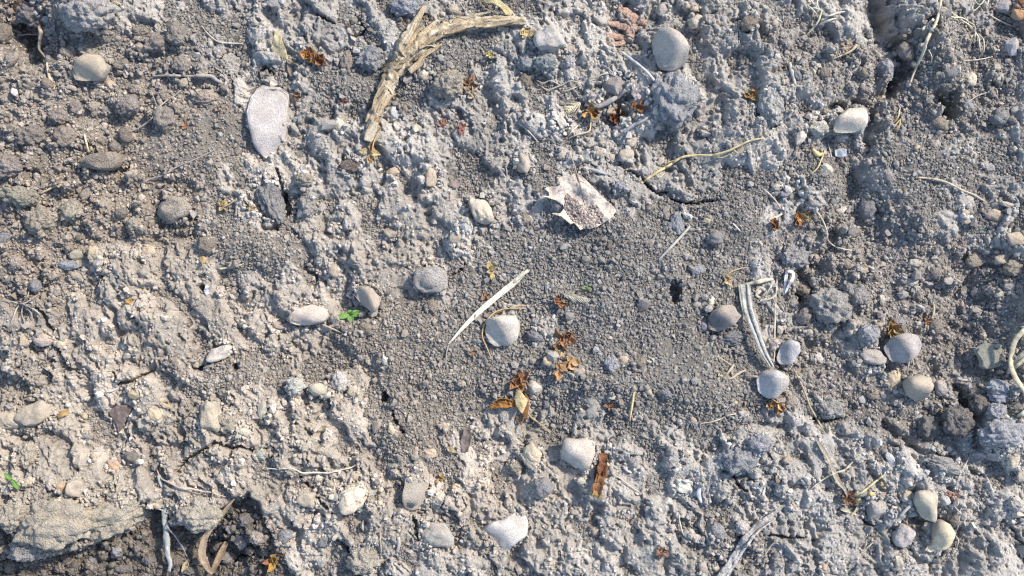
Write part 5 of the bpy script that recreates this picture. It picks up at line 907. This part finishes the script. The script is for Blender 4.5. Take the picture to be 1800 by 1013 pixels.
o, c = sheet('yellow_leaf', [(482, 54), (491, 55), (495, 64), (497, 74), (503, 88), (507, 106), (497, 104), (488, 97), (478, 90), (476, 84), (481, 72)], lambda u, v: 8 + 8 * u + 3 * np.sin(v * 4) + 6 * (1 - v), M_LEAF, (.58, .50, .31), 'yellow leaf, folded to a point, above the long pale slab stone', 'dry leaf', 1.2, 1.5)
Q = path3([(506, 105), (522, 114), (536, 122), (545, 128)], 1, 3); v, f = tube_geo(Q, [1.4, 1.3, .7], 6); child('stalk', v, f, M_LEAF, o, c, (.40, .33, .24))
Q = path3([(506, 106), (510, 122), (515, 140)], 1, 2); v, f = ribbon_geo(Q, [2, 5, 2], 1, .4); child('leaf_scrap', v, f, M_LEAF, o, c, (.30, .25, .20))
o, c = sheet('yellow_leaf', [(846, -14), (868, -4), (878, 0), (894, 12), (903, 22), (898, 28), (888, 26), (880, 14), (866, 6), (850, 8)], lambda u, v: 12 + 9 * np.sin(u * 3.1) + 4 * v, M_LEAF, (.55, .48, .28), 'yellowish crumpled leaf hanging over the thin end of the broken branch', 'dry leaf', 1.2, 1.5)
o, c = sheet('leaf_scrap', [(816, 752), (825, 750), (829, 764), (827, 780), (822, 795), (812, 794), (809, 776), (813, 764)], lambda u, v: 5 + 5 * (2 * np.abs(u - .5)) ** 2 + np.sin(v * 7), M_LEAF, (.22, .18, .16), 'dull brown scrap of bark lying flat in the loose crumbs', 'bark scrap', 1.2, 1.5)
o, c = sheet('leaf_scrap', [(190, 724), (205, 712), (222, 712), (232, 718), (225, 735), (215, 752), (208, 762), (204, 745), (196, 735)], lambda u, v: 8 + 8 * u - 6 * v + np.sin(v * 7), M_LEAF, (.24, .19, .17), 'dark brown leaf scrap tucked beside a tan pebble', 'leaf scrap', 1.2, 1.5)
o, c = sheet('leaf_scrap', [(1108, 137), (1113, 146), (1118, 158), (1128, 170), (1124, 176), (1114, 172), (1109, 166), (1111, 150)], lambda u, v: 10 + 8 * u + 3 * np.sin(v * 5), M_LEAF, (.52, .44, .40), 'pinkish curled shard beside the dark angular rock', 'leaf scrap', 1.2, 1.2)
o, c = sheet('leaf_scrap', [(790, 320), (800, 317), (812, 321), (808, 328), (798, 332), (790, 328)], lambda u, v: 6 + 4 * np.sin(u * 3) + 2 * v, M_LEAF, (.30, .24, .22), 'small brown leaf scrap on crust beside the tall oval stone', 'leaf scrap', 1.2, 1.2)
o, c = sheet('leaf_scrap', [(723, 218), (732, 217), (742, 224), (738, 230), (730, 233), (725, 228)], lambda u, v: 7 + 5 * np.sin(u * 6) * v, M_LEAF, (.58, .53, .42), 'crumpled cream leaf scrap below the broken branch', 'leaf scrap', 1.0, 1.2)
o, c = sheet('leaf_scrap', [(908, 684), (916, 688), (922, 696), (928, 704), (924, 716), (918, 728), (912, 722), (906, 712), (905, 698)], lambda u, v: 12 + 6 * np.sin(u * 3.1) + 3 * v, M_LEAF, (.62, .50, .27), 'bright yellow leaf scrap beside the orange curled husk', 'leaf scrap', 1.2, 1.2)
for q, z_ in (([(922, 690), (929, 698), (930, 715), (927, 735), (921, 737), (919, 722), (924, 708)], 9),):
    child_o, _ = sheet('curled_edge', q, lambda u, v: z_ + 4 * u, M_LEAF, (.34, .17, .07), None, None, 1.2, 1.2, None, True, o, c)
Q = path3([(926, 700), (924, 718), (932, 732), (945, 742), (958, 752), (967, 762)], 1.5, 3); Q[:, 2] += 2; v, f = tube_geo(Q, [1.6, 1.8, 1.6, 1.3, 1], 6); child('stalk', v, f, M_LEAF, o, c, (.52, .40, .25))
sheet('leaf_scrap', [(908, 732), (916, 728), (921, 737), (918, 748), (910, 745), (906, 740)], lambda u, v: 6 + 3 * u, M_LEAF, (.25, .17, .11), 'dark brown leaf scrap under the bright yellow one', 'leaf scrap', 1.0, 1.2)
sheet('plastic_flake', [(1467, 264), (1475, 261), (1488, 262), (1488, 275), (1478, 277), (1468, 275)], lambda u, v: 8 + 2 * u, M_LEAF, (.50, .57, .64), 'bluish flake with straight edges in the dark crumbs', 'flake', 1.0, 1.2)
sheet('leaf_scrap', [(350, 452), (358, 450), (364, 454), (361, 462), (354, 466), (351, 459)], lambda u, v: 6 + 4 * np.sin(u * 3), M_LEAF, (.52, .38, .20), 'small amber leaf scrap at the edge of the tan crust', 'leaf scrap', 1.0, 1.2)
sheet('leaf_scrap', [(108, 722), (120, 720), (122, 727), (112, 732), (102, 736), (100, 730)], lambda u, v: 7 + 4 * np.sin(u * 3), M_LEAF, (.46, .30, .13), 'amber brown leaf scrap beside the big tan stone', 'leaf scrap', 1.0, 1.2)
sheet('leaf_scrap', [(222, 527), (230, 524), (233, 530), (228, 534), (222, 533)], lambda u, v: 7 + 2 * u, M_LEAF, (.48, .28, .08), 'tiny orange leaf scrap in the tan crust', 'leaf scrap', 1.0, 1.2)
sheet('leaf_scrap', [(782, 785), (794, 786), (800, 792), (806, 796), (798, 797), (787, 793)], lambda u, v: 5 + 3 * u, M_LEAF, (.55, .42, .24), 'tiny ochre leaf scrap near the dull brown bark scrap', 'leaf scrap', 1.0, 1.2)
sheet('leaf_scrap', [(280, 704), (288, 708), (298, 713), (304, 718), (296, 717), (286, 712)], lambda u, v: 8 + 3 * u, M_LEAF, (.55, .44, .24), 'narrow ochre leaf scrap below the loose ant crumbs', 'leaf scrap', 1.0, 1.2)
sheet('leaf_scrap', [(362, 500), (368, 503), (366, 510), (369, 517), (362, 519), (358, 512)], lambda u, v: 9 + 3 * np.sin(v * 6), M_LEAF, (.75, .75, .76), 'bright white scrap of shell at a small hole', 'shell scrap', 1.4, 1.2)
o, c = sheet('curled_shell', [(800, 30), (812, 24), (820, 16), (815, 28), (806, 34)], lambda u, v: 8 + 4 * u, M_LEAF, (.20, .16, .14), 'thin dark curled rim behind a round pebble near the broken branch', 'shell scrap', 1.4, 1.2)

# reddish crust: four ragged ridges pressed into the soil
def redcrust():
    geos = []
    for pts, rr in [([(1066, 38), (1082, 42), (1100, 46), (1118, 50), (1130, 47)], [3, 5, 6, 6, 2]), ([(1062, 58), (1078, 62), (1092, 64), (1102, 67)], [2.5, 4.5, 5.5, 4]), ([(1058, 73), (1074, 75), (1086, 76), (1098, 72)], [1.5, 3, 4, 3]), ([(1086, 10), (1098, 20), (1112, 30), (1126, 38), (1138, 43)], [4, 7, 9, 6, 2]), ([(1106, 44), (1108, 54), (1106, 64)], [7, 8, 6])]:
        P = path3(pts, 3, 0, 2, 3, step=2.0); P[:, 2] -= 3.2; geos.append(tube_geo(P, [q * 1.1 for q in rr], 14, .42, .28, len(geos)))
    V, F = join(geos); o, c = centred('reddish_crust', V, F, M_CLOD, color=(.60, .42, .33)); tag(o, 'reddish crust of clay with finger-like ridges above the big faceted stone', 'clay crust')
redcrust()

# husks ---------------------------------------------------------------
HK = 'dry husks and seed cases'
def husk(px, py, r, petals, col, label, seed, cup=.5, stalk=None, sec=None, tall=1.0):
    r_ = random.Random(seed); root = None; r = r * 1.15; petals += 1
    x, y, z = W(px, py); z += 3 + .6 * max(0, topz(x, y, r * .6) - z); f = (HC - z) / HC; c = np.array([(px - 900) * f, (506.5 - py) * f, z])
    for i in range(petals):
        a = 2 * math.pi * i / petals + r_.uniform(-.35, .35); L = r * r_.uniform(.75, 1.25); d = np.array([math.cos(a), math.sin(a), 0])
        c1_ = c + np.array([r_.uniform(-.35, .35) * r, r_.uniform(-.35, .35) * r, 0]); q = np.array([c1_ + d * L * t * (1 - .25 * cup * t) + np.array([0, 0, tall * L * cup * t * t * r_.uniform(.8, 1.1)]) + np.array([r_.uniform(-.3, .3), r_.uniform(-.3, .3), 0]) for t in np.linspace(0, 1, 7)])
        w = L * r_.uniform(.28, .45); v, ff = ribbon_geo(q, [w * .5, w, w * 1.05, w * .7, w * .1], .9, r_.uniform(.3, .9), 6, [r_.uniform(-.6, .6), r_.uniform(-1.1, 1.1)])
        jj = r_.uniform(.7, 1.3); cc = tuple(min(.8, k * jj) for k in (sec if sec and i % 3 == 0 else col)); cc = tuple(q * .93 + .07 * sum(cc) / 3 for q in cc)
        if root is None: root, c0 = centred('dry_husk', v, ff, M_LEAF, color=cc); tag(root, label, 'husk', HK)
        else: child('husk_lobe', v, ff, M_LEAF, root, c0, cc)
    if stalk: P = path3(stalk, 1, 2); P[:, 2] += 2; v, ff = tube_geo(P, [1.4, 1.3, 1], 6); child('stalk', v, ff, M_LEAF, root, c0, (.50, .40, .26))
ORG = (.46, .24, .09); RUST = (.30, .13, .06); YEL = (.60, .48, .22); LOR = (.56, .36, .18)
for a in [(540, 97, 13, 8, ORG, 'spiky amber husk, paler of the two above the long slab stone', 1, .8), (563, 107, 12, 8, (.38, .18, .08), 'spiky rusty husk, redder of the two above the long slab stone', 2, .8), (653, 271, 17, 5, LOR, 'orange star husk with a yellow lobe below the broken branch', 3, .3, None, YEL),
          (1040, 199, 15, 6, (.56, .34, .12), 'bright orange husk at the end of the grey twig', 4, .8, None, RUST), (1085, 209, 13, 8, RUST, 'dark red-brown crumpled husk beside a tiny white pebble', 5, .8), (1119, 188, 15, 5, (.34, .18, .10), 'rusty torn husk in shade above the broken bluish twig', 6, .4),
          (1323, 169, 14, 6, (.42, .24, .10), 'amber husk beside the tall pale lump of crust', 7, .7, None, YEL), (1407, 384, 14, 6, (.46, .20, .07), 'glowing orange husk beside a curved stem', 8, .6, None, YEL), (1361, 396, 11, 7, (.34, .17, .09), 'small brown frilled husk beside the glowing orange husk', 9, .5),
          (985, 530, 12, 6, (.34, .17, .09), 'reddish brown husk at the base of the feathery seed head', 10, .4), (992, 598, 16, 9, (.38, .19, .09), 'frilled rusty husk beside a small upright white pebble', 11, .6), (982, 622, 8, 4, (.56, .42, .22), 'pale tan husk fragment under the frilled rusty husk', 12, .4),
          (1003, 640, 14, 5, LOR, 'pale orange husk with spread lobes beside a grey rounded pebble', 13, .4), (982, 652, 12, 3, (.50, .28, .13), 'short orange husk fragment touching the spread one', 14, .4), (912, 672, 18, 10, (.40, .20, .09), 'large frilled rusty husk above the orange curled husk', 15, .6),
          (1565, 577, 18, 9, (.42, .24, .10), 'orange frilled husk above the row of rounded stones', 16, .7, None, YEL), (1630, 568, 8, 5, (.42, .24, .11), 'small amber husk in the dust beside the orange frilled husk', 17, .4), (1366, 710, 14, 6, (.40, .18, .07), 'orange husk below the triangular grey stone', 18, .6, None, LOR),
          (1352, 714, 9, 5, (.52, .38, .22), 'rounded tan husk beside the orange one under the triangular grey stone', 19, .8), (482, 984, 15, 5, (.54, .32, .08), 'bright amber husk alone near the bottom of the tan crust', 20, .7, None, RUST), (1488, 874, 11, 8, (.28, .16, .09), 'dark brown frilled husk at the foot of the budded sprig', 21, .5),
          (393, 364, 10, 4, (.52, .40, .20), 'small tan husk with a thin tail on the loose crumbs', 22, .4, [(386, 368), (402, 360), (414, 352)]), (442, 365, 6, 5, (.54, .44, .24), 'tiny yellow husk near the long dark clod', 23, .5), (863, 477, 11, 3, (.56, .44, .20), 'slim yellow husk above the white reed strip', 24, .4), (822, 147, 13, 7, (.32, .20, .12), 'brown frayed husk below the broken branch tip', 25, .4, [(830, 150), (832, 162), (838, 170)]),
          (834, 165, 10, 4, (.50, .42, .30), 'pale straw-coloured husk just under the brown frayed husk', 26, .3), (925, 58, 12, 6, (.56, .44, .24), 'pale ochre husk between the branch tip and the round grey stone', 27, .5), (862, 97, 6, 4, (.56, .46, .12), 'tiny bright yellow husk under the branch', 28, .5), (710, 32, 7, 3, (.40, .22, .10), 'small brown seed case above the fork of the broken branch', 29, .4),
          (780, 218, 8, 5, (.34, .19, .14), 'tiny reddish husk crumb below the branch on crust', 30, .3), (812, 228, 9, 5, (.28, .13, .11), 'tiny dark red husk crumb on the crust', 31, .3), (524, 172, 9, 4, (.32, .20, .14), 'small brown husk beside the long pale slab stone', 32, .4), (603, 178, 6, 4, (.20, .06, .06), 'tiny dark crimson husk crumb', 33, .3),
          (1276, 490, 12, 4, (.56, .44, .26), 'tan husk with a long stalk above the grey bark strip', 34, .4, [(1272, 492), (1282, 480), (1298, 473), (1315, 470)]), (1268, 660, 8, 5, (.62, .52, .34), 'cream husk among the crumpled dry plant bits', 35, .5), (1073, 714, 8, 5, (.32, .18, .12), 'tiny brown husk crumb beside the straight yellow straw', 36, .3), (1165, 970, 10, 6, (.26, .15, .11), 'dark brown husk in the crust near the bottom', 37, .3),
          (1675, 870, 9, 5, (.36, .20, .15), 'tiny brick red husk crumb above the big cream stone', 38, .3), (1488, 82, 9, 4, (.44, .34, .24), 'pale brown husk held by the frayed straw', 39, .4), (775, 840, 8, 4, (.48, .32, .14), 'tiny amber husk above the dull grey lumpy stone', 40, .4), (200, 20, 10, 6, (.40, .36, .12), 'mossy yellow husk beside the very large rough clod', 41, .4), (830, 620, 7, 4, (.44, .30, .18), 'tiny curled husk ring near the tip of the white reed strip', 42, .5),
          (318, 183, 9, 4, (.44, .32, .20), 'small ochre husk between two dark clods', 43, .4), (388, 190, 10, 4, (.32, .24, .18), 'small brown husk beside a dusty clod', 44, .4), (325, 222, 7, 4, (.38, .22, .14), 'tiny rusty husk crumb in the dust', 45, .3), (1515, 472, 8, 4, (.46, .36, .24), 'tiny tan husk over the twin rough clods', 46, .3), (865, 470, 6, 3, (.40, .28, .14), 'tiny brown husk crumb by the slim yellow husk', 47, .3), (855, 520, 8, 4, (.34, .20, .13), 'small brown husk crumb beside the middle of the reed', 48, .3), (612, 45, 6, 3, (.34, .22, .16), 'tiny brown husk crumb at a crack', 49, .3)]:
    a = list(a) + [None] * (10 - len(a)); husk(*a[:10])
# orange curled husk (folded pod) and the rust brown roll
def pod(paths, label, cols, name='curled_husk'):
    o = None
    for i, (pts, w, cup, bend, dz) in enumerate(paths):
        P = path3(pts, 2, 2, step=2.0); P[:, 2] += dz; v, f = ribbon_geo(P, w, 1.1, cup, 8, bend); 
        rnd = 1 + .05 * perlin(v[:, 0] / 3, v[:, 1] / 3, 9); v[:, 2] = v[:, 2] + (rnd - 1) * 45; v[:, :2] += np.stack([perlin(v[:, 0] / 5, v[:, 1] / 5, 19), perlin(v[:, 0] / 5, v[:, 1] / 5, 29)], 1) * 1.8
        if o is None: o, c = centred(name, v, f, M_LEAF, color=cols[0]); tag(o, label, 'husk', HK)
        else: child('husk_fold', v, f, M_LEAF, o, c, cols[i % len(cols)])
pod([([(907, 708), (895, 703), (878, 702), (860, 716)], [2, 6, 6, 2], .7, [.5, .8], 7), ([(907, 713), (892, 712), (876, 712), (862, 718)], [2, 6, 6, 2], .7, [-.2, -.4], 4), ([(904, 710), (888, 707), (872, 711)], [1, 2, 1], .3, [0, 0], 4)], 'orange curled husk folded like a boat', [(.48, .27, .10), (.42, .21, .07), (.18, .07, .03)])
pod([([(1057, 796), (1059, 806), (1061, 814)], [5, 8, 7], .6, [.2, .1], 8), ([(1060, 812), (1056, 826), (1052, 838)], [6, 9, 8], .5, [-.3, .3], 8), ([(1054, 836), (1051, 848), (1049, 858), (1046, 869)], [7, 9, 9, 7], .7, [.1, -.2], 8), ([(1066, 816), (1060, 828), (1062, 840)], [3, 5, 3], .9, [.9, .6], 10), ([(1048, 818), (1050, 832), (1047, 845)], [2, 5, 3], .9, [-.9, -.6], 10), ([(1049, 862), (1047, 868), (1045, 871)], [6, 8, 7], .4, [0, 0], 12)], 'rust brown husk roll, twisted in three bulges, beside the squarish pale stone', [(.27, .13, .075), (.20, .10, .06), (.29, .15, .075), (.30, .16, .09), (.17, .08, .05), (.46, .29, .13)])

# green seedlings
def seedling(px, py, leaves, label, col=(.15, .28, .07)):
    x, y, z = W(px, py); z += 7; f = (HC - z) / HC; c = np.array([(px - 900) * f, (506.5 - py) * f, z])
    P = np.array([c + [0, 0, -10], c + [.4, 0, -5], c]); V, F = tube_geo(P, [1.6, 1.4, 1.4], 8); o, c0 = centred('seedling', V, F, M_GREEN, color=(.30, .36, .12)); tag(o, label, 'seedling')
    for dx, dy, w, up in leaves:
        L = math.hypot(dx, dy); P = np.array([c + [dx * t, dy * t, up * math.sin(t * 2.4)] for t in np.linspace(0.02, 1, 12)]); wd = [w * .15, w * .75, w, w * .95, w * .6, w * .1]; v, ff = ribbon_geo(P, wd, .8, .25, 9)
        k = rng.uniform(.9, 1.15); lf = child('leaf', v, ff, M_GREEN, o, c0, tuple(q * k for q in col))
        P2 = P.copy()[:-1]; P2[:, 2] += .5; v, ff = tube_geo(P2, [.6, .5, .3], 5); q = link('midrib', mesh_np('midrib', v - c0, ff, M_GREEN), lf, None, (.30, .48, .16))
seedling(614, 553, [(28, 4, 6, 5), (-22, -5, 5.5, 4), (6, -14, 6, 3), (3, 8, 4.5, 4), (14, 8, 3, 8)], 'green seedling with narrow leaves, alone on the loose crumbs')
seedling(22, 843, [(-12, 12, 4, 6), (15, -16, 4.5, 6), (4, -2, 3, 8)], 'small green plant at the picture edge above the broken tan slab', (.13, .27, .06))
seedling(1030, 506, [(9, -1, 2.2, 2), (-8, -1, 2.2, 2), (0, 2, 1.5, 3)], 'tiny green sprout half hidden in crumbs above the feathery seed head', (.14, .24, .08))
print('things', len([o for o in bpy.data.objects if o.get('category')]))
